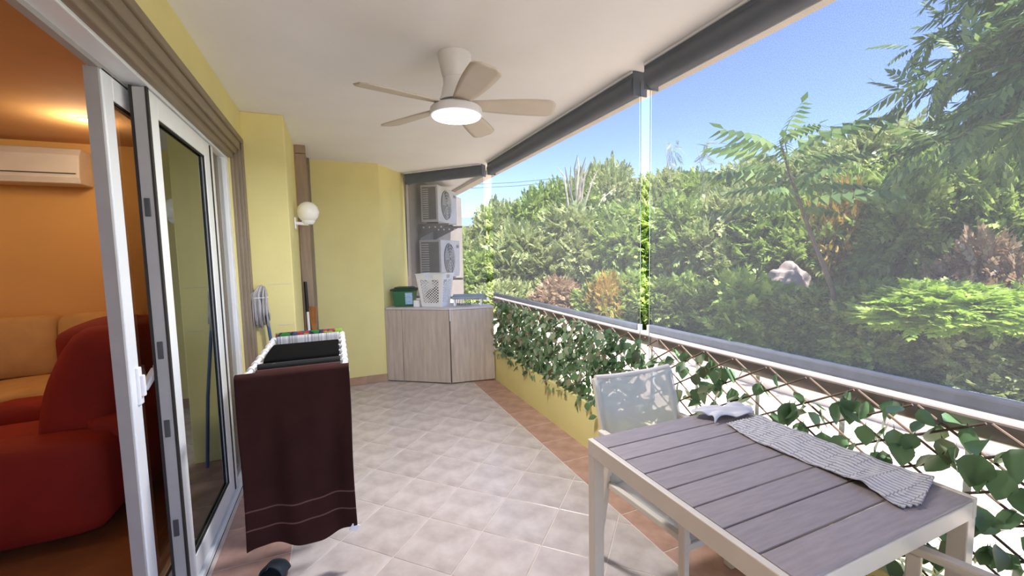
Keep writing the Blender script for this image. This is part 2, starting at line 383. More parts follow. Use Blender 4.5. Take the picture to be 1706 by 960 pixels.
IVY = [leaf_mesh('leaf', M_ivy, .36, .10, -.12), leaf_mesh('leaf', M_ivy, .42, .16, -.25), leaf_mesh('leaf', M_ivy, .32, .05, .12), leaf_mesh('leaf', M_ivyb, .38, .12, -.2)]
def euler(a, b, c): return (Matrix.Rotation(a, 3, 'Z') @ Matrix.Rotation(b, 3, 'X') @ Matrix.Rotation(c, 3, 'Y'))
def trellis(label, y0, y1, z0, z1, nleaf, big, dense):
    root = thing('ivy_trellis', label, 'artificial ivy', (1.725, (y0+y1)/2, z0), 'ivy trellis panels')
    m = .62; step = .105; X = 1.728
    for sgn in (1, -1):
        c = -m*(y1-y0)-.1
        while c < (z1-z0)+m*(y1-y0)+.1:
            # z = z0 + c + sgn*m*(y-y0)  (sgn=-1: mirrored)
            pts = []
            for y in (y0, y1):
                z = z0+c+sgn*m*(y-y0)-(0 if sgn > 0 else 0); pts.append((y, z))
            (ya, za), (yb, zb) = pts
            sl = (zb-za)/(yb-ya); lo, hi = ya, yb
            for lim in (z0, z1):
                yc = ya+(lim-za)/sl
                if (sl > 0) == (lim == z0): lo = max(lo, yc)
                else: hi = min(hi, yc)
            if hi-lo > .04:
                f = lambda y: (X+(.004 if sgn > 0 else -.004), y, za+sl*(y-ya))
                MB().tube([f(lo), f(hi)], .0042, 6).build('stick', M_stick, root)
            c += step
    items = []
    for k in range(nleaf):
        # leaves sit in sprigs on the crossings
        y = rng.uniform(y0, y1); z = rng.uniform(z0-.03, z1)
        if dense: z = z0-.07+(z1-z0+.07)*rng.beta(1.05, 1.15)
        x = X-abs(rng.normal(0, .035 if dense else .022))-.004
        s = rng.uniform(.045, .078) if dense else rng.uniform(.06, .10)
        A = euler(rng.normal(PI*.5, 1.0), rng.normal(-1.0, .6), rng.normal(0, .6)) if rng.random() < .5 else euler(rng.uniform(0, 2*PI), rng.normal(-.9, .5), rng.normal(0, .5))
        items.append((y, x, z, s, A))
    items.sort(key=lambda q: abs(q[0]-(y0 if dense else 1.05)))
    for q in items[:big]:
        M = Matrix.Translation(Vector((q[1], q[0], q[2]))-root.location) @ q[4].to_4x4() @ Matrix.Diagonal((q[3],)*3+(1,))
        put('leaf', IVY[3] if rng.random() < (.16 if not dense else .05) else IVY[int(rng.integers(0, 3))], root, M)
    b = MB()
    for q in items[big:]:
        R = np.array(q[4]); b.add(LT @ R.T*q[3]+np.array([q[1], q[0], q[2]]), LF)
    settle_ = []
    if b.v:
        o = bpy.data.objects.new('leaf_mass', b.mesh('leaf_mass', M_ivy, True, False)); COL.objects.link(o); o.parent = root; o['kind'] = 'stuff'
        settle_.append(o)
    inv = Matrix.Translation(-Vector(root.location))
    for c in root.children:
        if c.name.startswith('stick') or c in settle_: c.matrix_parent_inverse = inv
    return root
trellis('dense leafy artificial ivy lattice on the far half of the planter wall', 2.02, 4.50, .36, .93, 2250, 300, True)
trellis('sparse artificial ivy lattice with bare crossing sticks beside the table', -.8, 2.0, .354, .93, 620, 300, False)
# ================================================================== BALCONY FURNITURE
M_slat = mat('composite_slat', (152, 143, 146), .45, var=.06, scale=10, stretch=(1.2, 9, 9), objvar=.06, bump=.08, bscale=120)
t = thing('dining_table', 'square outdoor table with grey-brown slat top and pale metal frame', 'table', (1.243, .93, 0))
TX0, TX1, TY0, TY1 = .855, 1.632, .535, 1.322
fr = MB().box(TX0, TX0+.022, TY0, TY1, .682, .742).box(TX1-.022, TX1, TY0, TY1, .682, .742)
fr.box(TX0+.022, TX1-.022, TY0, TY0+.022, .682, .733).box(TX0+.022, TX1-.022, TY1-.022, TY1, .682, .733)
fr.build('frame', M_fframe, t, bevel=.003)
for x in (TX0, TX1-.045):
    for y in (TY0, TY1-.045): MB().box(x+.001, x+.044, y+.001, y+.044, .001, .690).build('leg', M_fframe, t, bevel=.003)
n = 8; pit = (TY1-TY0)/n
for k in range(n): MB().box(TX0+.0235, TX1-.0235, TY0+pit*k+.003, TY0+pit*(k+1)-.003, .7335, .7425).build('slat', M_slat, t, bevel=.002)
for y in (TY0+.2, TY1-.2): MB().box(TX0+.022, TX1-.022, y-.015, y+.015, .700, .7325).build('cross_brace', M_fframe, t)
settle(t)
# knitted runner with ribs and ripples
M_knit = mat('grey_knit', (196, 196, 204), .9, var=.05, scale=200, bump=.15, bscale=400)
N = M_knit.node_tree.nodes; L = M_knit.node_tree.links; bs = N['Principled BSDF']; src = bs.inputs['Base Color'].links[0].from_socket
tcn = [q for q in N if q.type == 'TEX_COORD'][0]; mpn = N.new('ShaderNodeMapping'); mpn.inputs['Rotation'].default_value = (0, 0, PI/2); L.new(tcn.outputs['Object'], mpn.inputs[0])
bk_ = N.new('ShaderNodeTexBrick'); bk_.inputs['Scale'].default_value = 1.0; bk_.inputs['Brick Width'].default_value = .07; bk_.inputs['Row Height'].default_value = .0095; bk_.inputs['Mortar Size'].default_value = .0018; bk_.inputs['Mortar Smooth'].default_value = .3
L.new(mpn.outputs[0], bk_.inputs['Vector']); mx = N.new('ShaderNodeMixRGB'); mx.inputs[2].default_value = s2l((138, 138, 148)); L.new(bk_.outputs['Fac'], mx.inputs[0]); L.new(src, mx.inputs[1]); L.new(mx.outputs[0], bs.inputs['Base Color'])
def runner(u, v):
    y = 1.185-v*.575; xl = 1.425-.065*v-.02*math.sin(v*6); xr = 1.622-.012*math.sin(v*4)
    x = xl+(xr-xl)*u
    rip = .006*max(0, math.sin(v*19+u*1.5))*(.4+.6*v)+.018*math.exp(-((v-.86)/.06)**2)*(1-u)**1.3
    z = .7475+rip+.0036*math.sin(u*2*PI*13+.9*math.sin(v*40))*(.7+.3*math.sin(v*90))
    return (x, y-.035*v*(1-abs(2*u-.5))*(v > .9), z+.001)
o = MB().sheet(runner, 120, 150).build('table_runner', M_knit, None, smooth=True, solid=.003)
tag(o, 'ribbed grey knitted runner lying rumpled along the table', 'runner')
def napkin(u, v):
    x = 1.385+.235*u+.02*math.sin(v*5); y = 1.205+.105*v+.015*math.sin(u*7)
    z = .752+.014*abs(math.sin(u*6.3+v*2))+.010*abs(math.sin(v*7+u*3))+.01*math.sin(u*PI)*math.sin(v*PI)
    if v < .05: z -= .004
    return (x, y, z)
o = MB().sheet(napkin, 40, 24).build('table_cloth', mat('pale_cloth', (206, 206, 214), .9, var=.03), None, smooth=True, solid=.004)
tag(o, 'small crumpled pale grey cloth bunched at the far end of the runner', 'cloth')

def make_chair(label, loc, rz):
    t = thing('sling_chair', label, 'chair', loc, 'sling chairs'); t.rotation_euler.z = rz
    W = .235
    def seat(u, v):
        return (-W+.012+(2*W-.024)*u, -.215+.44*v, .425-.018*math.sin(u*PI)*math.sin(v*PI)-.02*v)
    MB().sheet(seat, 10, 10).build('seat_sling', M_sling, t, smooth=True, solid=.003)
    def back(u, v):
        s = v
        return (-.233+.466*u, .221+.132*s+.012*math.sin(u*PI)*(1-s), .405+.455*s-.012*math.sin(u*PI)*s)
    MB().sheet(back, 10, 12).build('back_sling', M_sling, t, smooth=True, solid=.003)
    MB().tube([(-.222, .362, .862), (-.1, .365, .853), (.1, .365, .853), (.222, .362, .862)], .012, 10).build('back_top_bar', M_fframe, t, autosm=True)
    for s in (-1, 1):
        x = s*W
        MB().bar((x, -.205, 0), (x, -.205, .612), .024, .032, up=(0, 1, 0)).build('leg', M_fframe, t, bevel=.004)
        MB().bar((x, .335, 0), (x, .215, .612), .024, .032, up=(0, 1, 0)).build('leg', M_fframe, t, bevel=.004)
        MB().bar((x, -.222, .625), (x, .30, .625), .034, .024).build('armrest', M_fframe, t, bevel=.006)
        MB().bar((x*.93, .232, .395), (x*.93, .374, .855), .020, .026, up=(0, 1, 0)).build('back_upright', M_fframe, t, bevel=.004)
        MB().bar((x*.97, -.22, .425), (x*.97, .24, .40), .024, .026).build('seat_rail', M_fframe, t, bevel=.004)
    MB().bar((-W, .24, .395), (W, .24, .395), .02, .026).build('stretcher', M_fframe, t, bevel=.003)
    MB().bar((-W, -.212, .405), (W, -.212, .405), .02, .026).build('stretcher', M_fframe, t, bevel=.003)
    return t
make_chair('grey mesh sling chair pushed under the far side of the table', (1.325, 1.275, 0), math.radians(0))
make_chair('pale framed sling chair at the near side of the table, mostly cut off', (1.235, .33, 0), math.radians(180+12))

# ------------------------------------------------------------------ ceiling fan with lamp
FC = (.632, 2.22)
f = thing('ceiling_fan', 'white ceiling fan with five taupe blades and a lit round lamp', 'ceiling fan', (*FC, CZ))
MB().lathe([(.088, 0), (.088, -.012), (.084, -.03), (.072, -.09), (.064, -.12)], (*FC, CZ-.001)).build('ceiling_canopy', M_fan, f, autosm=True)
MB().lathe([(.064, -.121), (.064, -.15), (.074, -.20), (.088, -.235), (.09, -.24)], (*FC, CZ-.001)).build('motor_neck', M_fan, f, autosm=True)
MB().lathe([(.072, -.238), (.076, -.262)], (*FC, CZ)).build('motor_ring', M_ink, f, autosm=True)
MB().lathe([(.10, -.262), (.125, -.266), (.136, -.276), (.138, -.30), (.136, -.312), (.128, -.314)], (*FC, CZ)).build('lamp_housing', M_fan, f, autosm=True)
lm = emit('lamp_diffuser', (1, .98, .95), 6.0)
MB().lathe([(.127, -.312), (.126, -.318), (.10, -.324), (.05, -.328), (0, -.329)], (*FC, CZ)).build('lamp_diffuser', lm, f, smooth=True)
def blade(u, v):
    r = .085+.445*v
    wd = .040+.030*math.sin(min(1, v*1.25)*PI*.5)
    if v > .9: wd *= math.sqrt(max(.12, 1-((v-.9)/.1)**2*.75))
    x = (u-.5)*2*wd
    return (r, x, -x*.24-.012*v)
bm_ = MB().sheet(blade, 6, 24).mesh('blade', M_tan, True)
for k in range(5):
    a = math.radians(-18.5+72*k)
    o = put('blade', bm_, f, Matrix.Rotation(a, 4, 'Z') @ Matrix.Translation((0, 0, -.258)))
    md = o.modifiers.new('thickness', 'SOLIDIFY'); md.thickness = .007; md.offset = 0
    sc = MB().lathe([(.006, 0), (.006, -.006), (0, -.008)], (.115, 0, -.006), 8).build('screw', M_chrome, o)
for c in f.children:
    if not c.name.startswith('blade'): c.matrix_parent_inverse = Matrix.Translation(-Vector(f.location))
pl = bpy.data.lights.new('fan_lamp', 'AREA'); pl.shape = 'DISK'; pl.size = .25; pl.energy = 30; pl.color = (1, .97, .93)
po = bpy.data.objects.new('fan_lamp', pl); COL.objects.link(po); po.location = (*FC, 2.168)

# ------------------------------------------------------------------ globe wall lamp
g = thing('wall_lamp', 'round white glass globe wall lamp on the yellow pillar side', 'lamp', (-.298, 4.0, 1.80))
MB().lathe([(.0, -.088), (.03, -.083), (.056, -.068), (.077, -.043), (.088, 0), (.077, .043), (.056, .068), (.03, .083), (0, .088)], (-.192, 4.0, 1.845), 28).build('globe', mat('opal_glass', (246, 242, 236), .25, var=.01), g, smooth=True)
MB().lathe([(.034, 0), (.05, .02), (.052, .03)], (-.192, 4.0, 1.742), 24).build('globe_holder', M_plw, g, autosm=True)
MB().tube([(-.297, 4.0, 1.752), (-.245, 4.0, 1.748), (-.192, 4.0, 1.745)], .014, 10).build('arm', M_plw, g, autosm=True)
MB().box(-.297, -.285, 3.95, 4.05, 1.70, 1.80).build('wall_plate', M_plw, g, bevel=.006)
settle(g)

# ------------------------------------------------------------------ corner cabinet and what stands on it
M_cab = mat('greyed_oak', (196, 182, 170), .5, var=.08, scale=5, stretch=(7, 7, .7), objvar=.03)
c = thing('corner_cabinet', 'low angled grey oak corner cabinet with plain doors', 'cabinet', (1.1, 4.8, 0))
A0, A1, A2 = (.505, 5.015), (1.15, 4.565), (1.652, 4.50)
MB().prism([(.53, 5.02), (1.16, 4.585), (1.645, 4.52), (1.645, 4.66), (.885, 5.49)], .03, .842).build('body', mat('cabinet_carcass', (120, 104, 92), .6), c)
MB().prism([(.51, 5.01), (1.145, 4.553), (1.656, 4.488), (1.656, 4.66), (.885, 5.505)], .843, .868).build('worktop', mat('cabinet_top', (206, 202, 202), .4, var=.02), c, bevel=.003)
def door(a, b, z0, z1, nm):
    a = Vector((*a, 0)); b = Vector((*b, 0)); z = Vector((0, 0, (z0+z1)/2))
    return MB().bar(a+z, b+z, .018, z1-z0).build(nm, M_cab, c, bevel=.002)
lerp = lambda p, q, k: (p[0]+(q[0]-p[0])*k, p[1]+(q[1]-p[1])*k)
door(A0, lerp(A0, A1, .262), .012, .840, 'filler_panel')
door(lerp(A0, A1, .27), lerp(A0, A1, .992), .012, .840, 'door')
door(lerp(A1, A2, .012), lerp(A1, A2, .995), .012, .840, 'door')
MB().bar((1.151, 4.555, .845), (1.151, 4.555, .72), .008, .006).build('corner_strip', M_plw, c)
settle(c)
TOPZ = .868
# green lidded tub
def trunc(b, cx, cy, w0, d0, w1, d1, z0, z1, R):
    v = [R @ Vector((sx*w/2, sy*d/2, z)) + Vector((cx, cy, 0)) for z, w, d in ((z0, w0, d0), (z1, w1, d1)) for sx, sy in ((-1, -1), (1, -1), (1, 1), (-1, 1))]
    return b.add(v, [(3, 2, 1, 0), (4, 5, 6, 7)]+[(i, (i+1) % 4, 4+(i+1) % 4, 4+i) for i in range(4)])
R = Matrix.Rotation(math.radians(-24), 3, 'Z'); gx, gy = .74, 5.04
b = thing('storage_tub', 'green plastic tub with dark lid and pale blue label on the cabinet', 'tub', (gx, gy, TOPZ))
M_grn = mat('green_plastic', (58, 112, 78), .4, var=.03); M_dgr = mat('dark_green_lid', (34, 66, 50), .45)
trunc(MB(), gx, gy, .215, .17, .25, .20, TOPZ, 1.055, R).build('tub_body', M_grn, b, bevel=.012)
trunc(MB(), gx, gy, .285, .23, .275, .22, 1.056, 1.078, R).build('lid', M_dgr, b, bevel=.008)
trunc(MB(), gx, gy, .22, .17, .20, .15, 1.079, 1.097, R).build('lid_crown', M_dgr, b, bevel=.008)
lb = MB(); lb.sheet(lambda u, v: tuple(R @ Vector((.03+.085*u, -.094-.012*v, 0))+Vector((gx, gy, TOPZ+.03+.135*v))), 2, 2)
lb.build('label', mat('blue_label', (120, 168, 214), .5, scale=60, col2=(196, 214, 236)), b, solid=.001)
for s in (-1, 1): MB().tube([R @ Vector((s*.15, y, 0))+Vector((gx, gy, 1.06)) for y in (-.04, 0, .04)], .012, 8).build('clip_handle', M_dgr, b)
settle(b)
o = MB().box(-.035, .035, -.03, .03, 0, .075).build('small_box', M_plw, bevel=.004); o.matrix_world = rotz((.855, 4.90, TOPZ), math.radians(-30))
tag(o, 'small white box between the green tub and the laundry basket', 'box')
# laundry basket: solid corners, rim and foot, criss-cross strips between
bx, by = 1.06, 4.83; ang = math.radians(-42)
b = thing('laundry_basket', 'white plastic laundry basket with diamond openwork sides on the cabinet', 'basket', (bx, by, TOPZ))
R = Matrix.Rotation(ang, 3, 'Z')
def bp(face, s, k):
    """point on side `face` at s in -1..1 across, k 0..1 up"""
    hw = (.125, .100); top = (.172, .138)
    w_, d_ = hw[0]+(top[0]-hw[0])*k, hw[1]+(top[1]-hw[1])*k
    p = {0: (s*w_, -d_), 1: (w_, s*d_), 2: (-s*w_, d_), 3: (-w_, -s*d_)}[face]
    return R @ Vector((*p, .002+.375*k)) + Vector((bx, by, TOPZ))
for fc in range(4):
    mb = MB(); nn = 6
    for i in range(-nn, nn*2):
        for sg in (1, -1):
            p0, p1 = None, None; pts = []
            for q in range(0, 33):
                k = .10+.74*q/32; s = (-.78+1.56*((i/nn)+(q/32)*1.5)) if sg > 0 else (.78-1.56*((i/nn)+(q/32)*1.5))
                if abs(s) <= .78: pts.append((s, k))
            if len(pts) > 2: mb.bar(bp(fc, *pts[0]), bp(fc, *pts[-1]), .004, .0075)
    mb.build('openwork_side', M_plw, b)
    mb = MB()
    def quad(sa, sb, ka, kb): mb.add([bp(fc, sa, ka), bp(fc, sb, ka), bp(fc, sb, kb), bp(fc, sa, kb)], [(0, 1, 2, 3)])
    quad(-1, -.74, 0, 1); quad(.74, 1, 0, 1); quad(-.74, .74, 0, .12); quad(-.74, .74, .83, .88); quad(-.74, -.3, .88, 1); quad(.3, .74, .88, 1)
    mb.build('side_frame', M_plw, b, solid=.004)
    MB().bar(bp(fc, -1.03, 1), bp(fc, 1.03, 1), .022, .012).build('rim', M_plw, b, bevel=.004)
mb = MB(); mb.add([bp(0, -1, .005), bp(0, 1, .005), bp(2, -1, .005), bp(2, 1, .005)], [(0, 1, 2, 3)]); mb.build('base', M_plw, b, solid=.004)
settle(b)
dk_ = MB()
def bundle(u, v):
    th = u*2*PI; r_ = .095*math.sin(PI*min(1, v*1.02+.02))**.6*(1+.12*math.sin(th*3+v*5)); p = R @ Vector((r_*1.15*math.cos(th), r_*.9*math.sin(th), .01+.20*v+.02*math.sin(th*2))); return (p.x+bx, p.y+by, p.z+TOPZ)
dk_.sheet(bundle, 28, 14); tag(dk_.build('laundry_bundle', mat('dark_laundry', (34, 32, 36), .95, var=.3), None, smooth=True), 'dark crumpled laundry lying inside the white basket', 'laundry')
# grey dish drainer behind the basket
M_gp = mat('grey_plastic', (150, 160, 172), .4, var=.03)
b = thing('dish_drainer', 'flat grey plastic dish drainer raised on white feet beside the basket', 'drainer', (1.44, 4.72, TOPZ))
Md = rotz((1.43, 4.70, TOPZ), math.radians(-20))
MB().box(-.19, .16, -.075, .075, .082, .092, Md).build('tray', M_gp, b, bevel=.004)
MB().box(-.195, .165, .07, .078, .088, .125, Md).box(-.195, -.187, -.07, .07, .088, .115, Md).box(-.195, .165, -.083, -.076, .078, .105, Md).build('tray_wall', M_gp, b, bevel=.002)
for x in (-.17, .13):
    for y in (-.055, .055): MB().box(x-.012, x+.012, y-.012, y+.012, 0.001, .082, Md).build('foot', M_plw, b)
for k in range(9): MB().box(-.14+.018*k, -.13+.018*k, -.03, -.025, .001, .078, Md).build('grille_bar', M_dkgrey, b)
settle(b)

# ------------------------------------------------------------------ outdoor air-conditioning units on the outside wall
M_acw = mat('ac_white', (214, 214, 218), .45, var=.03); M_acd = mat('ac_grille_dark', (86, 88, 92), .6); M_acs = mat('ac_side_grey', (120, 118, 116), .5)
dv = Vector((.5522, .8337, 0)); nv = Vector((.8337, -.5522, 0))
def outdoor_ac(label, t0, off, dep, zb, ht, ln, cat='air conditioner'):
    base = Vector((.862, 5.56, 0))+dv*t0+nv*off
    P = lambda a, n, z: base+dv*a+nv*n+Vector((0, 0, z))
    u = thing('outdoor_unit', label, cat, P(ln/2, dep/2, zb), 'outdoor air-conditioning units')
    Mx = Matrix(((dv.x, nv.x, 0, base.x), (dv.y, nv.y, 0, base.y), (0, 0, 1, 0), (0, 0, 0, 1)))
    MB().box(0, ln, 0, dep, zb, zb+ht, Mx).build('casing', M_acw, u, bevel=.012, seg=3)
    MB().box(-.004, -.001, .03, dep-.03, zb+.03, zb+ht-.03, Mx).build('side_panel', M_acs, u)
    for k in range(14):
        z = zb+.05+k*(ht-.1)/13.5; MB().box(-.012, -.004, .035, dep*.45, z, z+.013, Mx).build('side_louvre', M_acw, u)
    fc = P(ln*.40, dep+.004, zb+ht/2); r = ht*.42
    e1, e2 = dv, Vector((0, 0, 1))
    dk = MB(); dk.add([fc]+[fc+(e1*math.cos(2*PI*k/36)+e2*math.sin(2*PI*k/36))*r for k in range(36)], [(0, 1+k, 1+(k+1) % 36) for k in range(36)])
    dk.build('fan_opening', M_acd, u)
    for k in range(3):
        a = 2*PI*k/3+.4; bl = MB()
        pts = [fc+nv*.004+(e1*math.cos(a+q)+e2*math.sin(a+q))*r*rr_ for q, rr_ in ((0, .18), (-.25, .6), (-.1, .92), (.45, .95), (.75, .6), (.6, .2))]
        bl.add(pts, [tuple(range(6))]); bl.build('fan_blade', mat('ac_blade', (150, 152, 156), .5), u, solid=.003)
    for k in range(1, 6):
        rk = r*k/5.2; MB().tube([fc+nv*.012+(e1*math.cos(2*PI*q/32)+e2*math.sin(2*PI*q/32))*rk for q in range(33)], .003, 5, False).build('guard_ring', M_acw, u)
    for k in range(8):
        a = PI*k/4; MB().tube([fc+nv*.012+(e1*math.cos(a)+e2*math.sin(a))*r*.1, fc+nv*.012+(e1*math.cos(a)+e2*math.sin(a))*r], .003, 5).build('guard_spoke', M_acw, u)
    MB().box(ln*.8, ln*.94, dep+.001, dep+.004, zb+ht*.80, zb+ht*.88, Mx).build('badge', mat('badge_grey', (130, 134, 140), .4), u)
    for a in (.06, ln-.1): MB().box(a, a+.06, dep*.2, dep*.8, zb-.022, zb-.001, Mx).build('foot', M_black, u)
    settle(u)
    return Mx
Mx = outdoor_ac('upper outdoor air conditioner on perforated wall brackets', .30, .09, .25, 1.915, .49, .80)
k2 = thing('wall_bracket', 'pair of perforated steel brackets carrying the upper outdoor air conditioner', 'bracket', (1.2, 6.0, 1.8))
for a in (.08, .66):
    MB().box(a, a+.035, -.092, .36, 1.862, 1.892, Mx).build('bracket_arm', mat('bracket_steel', (120, 116, 112), .5), k2)
    MB().box(a, a+.035, -.092, -.06, 1.66, 1.862, Mx).build('bracket_upright', MATS['bracket_steel'], k2)
    q = MB(); q.add([Mx @ Vector((a+.015, -.06, 1.70)), Mx @ Vector((a+.015, .30, 1.862)), Mx @ Vector((a+.015, -.06, 1.862))], [(0, 1, 2)]); q.build('gusset', MATS['bracket_steel'], k2, solid=.006)
    for q in range(4): MB().lathe([(.012, 0), (.012, .004)], (0, 0, 0), 10).build('bolt_hole', M_plw, k2).matrix_local = Mx @ Matrix.Translation((a-.002, .0+.085*q, 1.845)) @ Matrix.Rotation(-PI/2, 4, 'Y')
settle(k2)
for o_ in k2.children:
    if o_.name.startswith('bolt_hole'): pass
Mx = outdoor_ac('lower outdoor air conditioner with pale casing behind the laundry basket', .27, .06, .31, 1.14, .53, .82)
k2 = thing('wall_bracket', 'pair of plain steel brackets under the lower outdoor air conditioner', 'bracket', (1.2, 6.0, 1.0))
for a in (.08, .66):
    MB().box(a, a+.035, -.062, .40, 1.085, 1.116, Mx).build('bracket_arm', MATS['bracket_steel'], k2)
    MB().box(a, a+.035, -.062, -.03, .90, 1.085, Mx).build('bracket_upright', MATS['bracket_steel'], k2)
settle(k2)
pp = MB().tube([(1.02, 5.78, 2.30), (1.06, 5.77, 2.36), (1.10, 5.80, 2.36)], .016, 8)

# ------------------------------------------------------------------ clothes airer
M_air = mat('airer_white', (232, 232, 236), .35, var=.02)
RX0, RX1, RY0, RY1, RZ = -.385, .018, 2.03, 3.06, .935
a = thing('clothes_airer', 'white folding clothes airer loaded with washing beside the sliding door', 'clothes airer', ((RX0+RX1)/2, 2.55, 0))
for x in (RX0, RX1):
    MB().tube([(x, RY0, RZ), (x, RY1, RZ)], .011, 10).build('side_rail', M_air, a, autosm=True)
    MB().tube([(x*1.0, RY0+.45, .012), (x*1.0, RY1-.12, RZ-.02)], .011, 10).build('leg', M_air, a, autosm=True)
    MB().tube([(x+(.024 if x < -.1 else -.024), RY1-.10, .012), (x+(.024 if x < -.1 else -.024), RY0+.32, RZ-.02)], .011, 10).build('leg', M_air, a, autosm=True)
RODS = [RY0+.012, RY0+.10, RY0+.21, RY0+.33, RY0+.46, RY0+.62, RY0+.78, RY0+.92, RY1-.012]
for y in RODS:
    MB().tube([(RX0, y, RZ+.004), (RX1, y, RZ+.004)], .005, 8).build('rod', M_air, a, autosm=True)
    for x in (RX0, RX1): MB().tube([(x, y-.018, RZ), (x, y+.018, RZ)], .018, 10).build('rod_knuckle', M_plw, a, autosm=True)
for y in (RY0+.45, RY1-.10): MB().tube([(RX0, y, .014), (RX1, y, .014)], .009, 8).build('foot_bar', M_air, a, autosm=True)
settle(a)
def drape(name, label, cat, y, x0, x1, ztop, lf, lb, m, gap=.012, amp=.012, waves=3.0, ph=0., hem=0., solid=.006, nu=48, nv=60):
    """cloth over a rod: v runs from the front hem up, over, and down the back"""
    tot = lf+lb+gap*PI
    def fn(u, v):
        s = v*tot
        if s < lf: z = ztop-(lf-s); yy = y-gap; side = -1; dn = (lf-s)
        elif s < lf+gap*PI:
            q = (s-lf)/gap; z = ztop+min(gap, .014)*math.sin(q)*.8; yy = y-gap*math.cos(q); side = 0; dn = 0
        else: dn = s-lf-gap*PI; z = ztop-dn; yy = y+gap; side = 1
        k = min(1, dn/.35)
        yy += amp*k*math.sin(u*2*PI*waves+ph+side*.6)*(1 if side else 0)+amp*.35*k*math.sin(u*2*PI*waves*2.3+1.3)
        if side > 0: yy += .006*k
        z += hem*k*math.sin(u*PI*2.2+.4)*min(1, dn/.6)
        x = x0+(x1-x0)*u+.004*k*math.sin(v*7+u*3)
        return (x, yy, z)
    o = MB().sheet(fn, nu, nv).build(name, m, None, smooth=True, solid=solid)
    return tag(o, label, cat, 'washing on the airer'), fn
# brown bath towel: terry with two thin woven bands near the hem
mt = mat('brown_terry', (60, 34, 31), .95, var=.10, scale=5, bump=.5, bscale=500, spec=.15)
N = mt.node_tree.nodes; L = mt.node_tree.links; bs = N['Principled BSDF']; src = bs.inputs['Base Color'].links[0].from_socket
sx = N.new('ShaderNodeSeparateXYZ'); tcn = [q for q in N if q.type == 'TEX_COORD'][0]; L.new(tcn.outputs['Object'], sx.inputs[0]); prev = src
for zc, hw in ((.288, .0035), (.372, .0035)):
    sb = N.new('ShaderNodeMath'); sb.operation = 'SUBTRACT'; sb.inputs[1].default_value = zc; L.new(sx.outputs['Z'], sb.inputs[0])
    ab = N.new('ShaderNodeMath'); ab.operation = 'ABSOLUTE'; L.new(sb.outputs[0], ab.inputs[0])
    lt = N.new('ShaderNodeMath'); lt.operation = 'LESS_THAN'; lt.inputs[1].default_value = hw; L.new(ab.outputs[0], lt.inputs[0])
    mx = N.new('ShaderNodeMixRGB'); mx.inputs[2].default_value = s2l((112, 82, 74)); L.new(lt.outputs[0], mx.inputs[0]); L.new(prev, mx.inputs[1]); prev = mx.outputs[0]
L.new(prev, bs.inputs['Base Color'])
tw, fn = drape('bath_towel', 'large dark brown towel hanging over the near end of the airer', 'towel', RODS[0], -.412, .034, RZ+.018, .765, .30, mt, gap=.02, amp=.016, waves=1.6, ph=.3, hem=.018, solid=.009, nu=64, nv=90)
p = Vector(fn(.985, .0)); MB().box(-.018, .018, -.002, .002, -.03, .004, Matrix.Translation(p) @ Matrix.Rotation(.5, 4, 'Y')).build('care_label', M_plw, tw)['label'] = 'small white care label'
drape('maroon_towel', 'dark maroon towel on the second rod just behind the large brown towel', 'towel', RODS[1], -.35, .0, RZ+.012, .5, .45, mat('maroon_cloth', (74, 34, 34), .95, var=.15, bump=.3, bscale=300), waves=2.2, ph=1)
drape('printed_shirt', 'black shirt with white printed marks on the airer behind the maroon towel', 'shirt', RODS[2]+.005, -.36, .0, RZ+.014, .45, .5, mat('black_white_print', (18, 18, 20), .9, scale=22, col2=(24, 24, 26)), waves=2.6, ph=2)
mm = MATS['black_white_print']; crp = [q for q in mm.node_tree.nodes if q.type == 'VALTORGB'][0].color_ramp
crp.elements[0].position = .66; crp.elements[1].position = .70; crp.elements[1].color = (.8, .8, .8, 1)
drape('black_shirt', 'plain black garment hanging in the middle of the airer', 'shirt', RY0+.53, -.35, -.005, RZ+.012, .45, .5, mat('black_cloth', (9, 9, 11), .95, spec=.1), gap=.21, waves=1.8, ph=.8)
ms = mat('grey_stripe_cloth', (196, 196, 200), .9, scale=20, stretch=(8, 0.01, 0.01), col2=(120, 120, 126))
drape('striped_cloth', 'pale grey striped cloth near the far end of the airer', 'cloth', RODS[7], -.36, .0, RZ+.02, .35, .35, ms, waves=3.3, ph=2.4)
mc = mat('colourful_cloth', (150, 40, 40), .9)
crp = [q for q in mc.node_tree.nodes if q.type == 'VALTORGB'][0].color_ramp; crp.interpolation = 'CONSTANT'
[q for q in mc.node_tree.nodes if q.type == 'TEX_NOISE'][0].inputs['Scale'].default_value = 18
for i, (pz, cc) in enumerate(((.0, (40, 110, 50)), (.40, (30, 34, 40)), (.47, (60, 70, 110)), (.53, (160, 40, 44)), (.60, (120, 160, 60)))):
    e_ = crp.elements[i] if i < 2 else crp.elements.new(pz)
    e_.position = pz; e_.color = s2l(cc)
drape('colourful_cloth', 'multicoloured green and red cloth on the last rod of the airer', 'cloth', RODS[8], -.375, .02, RZ+.03, .35, .4, mc, waves=4, ph=.2)

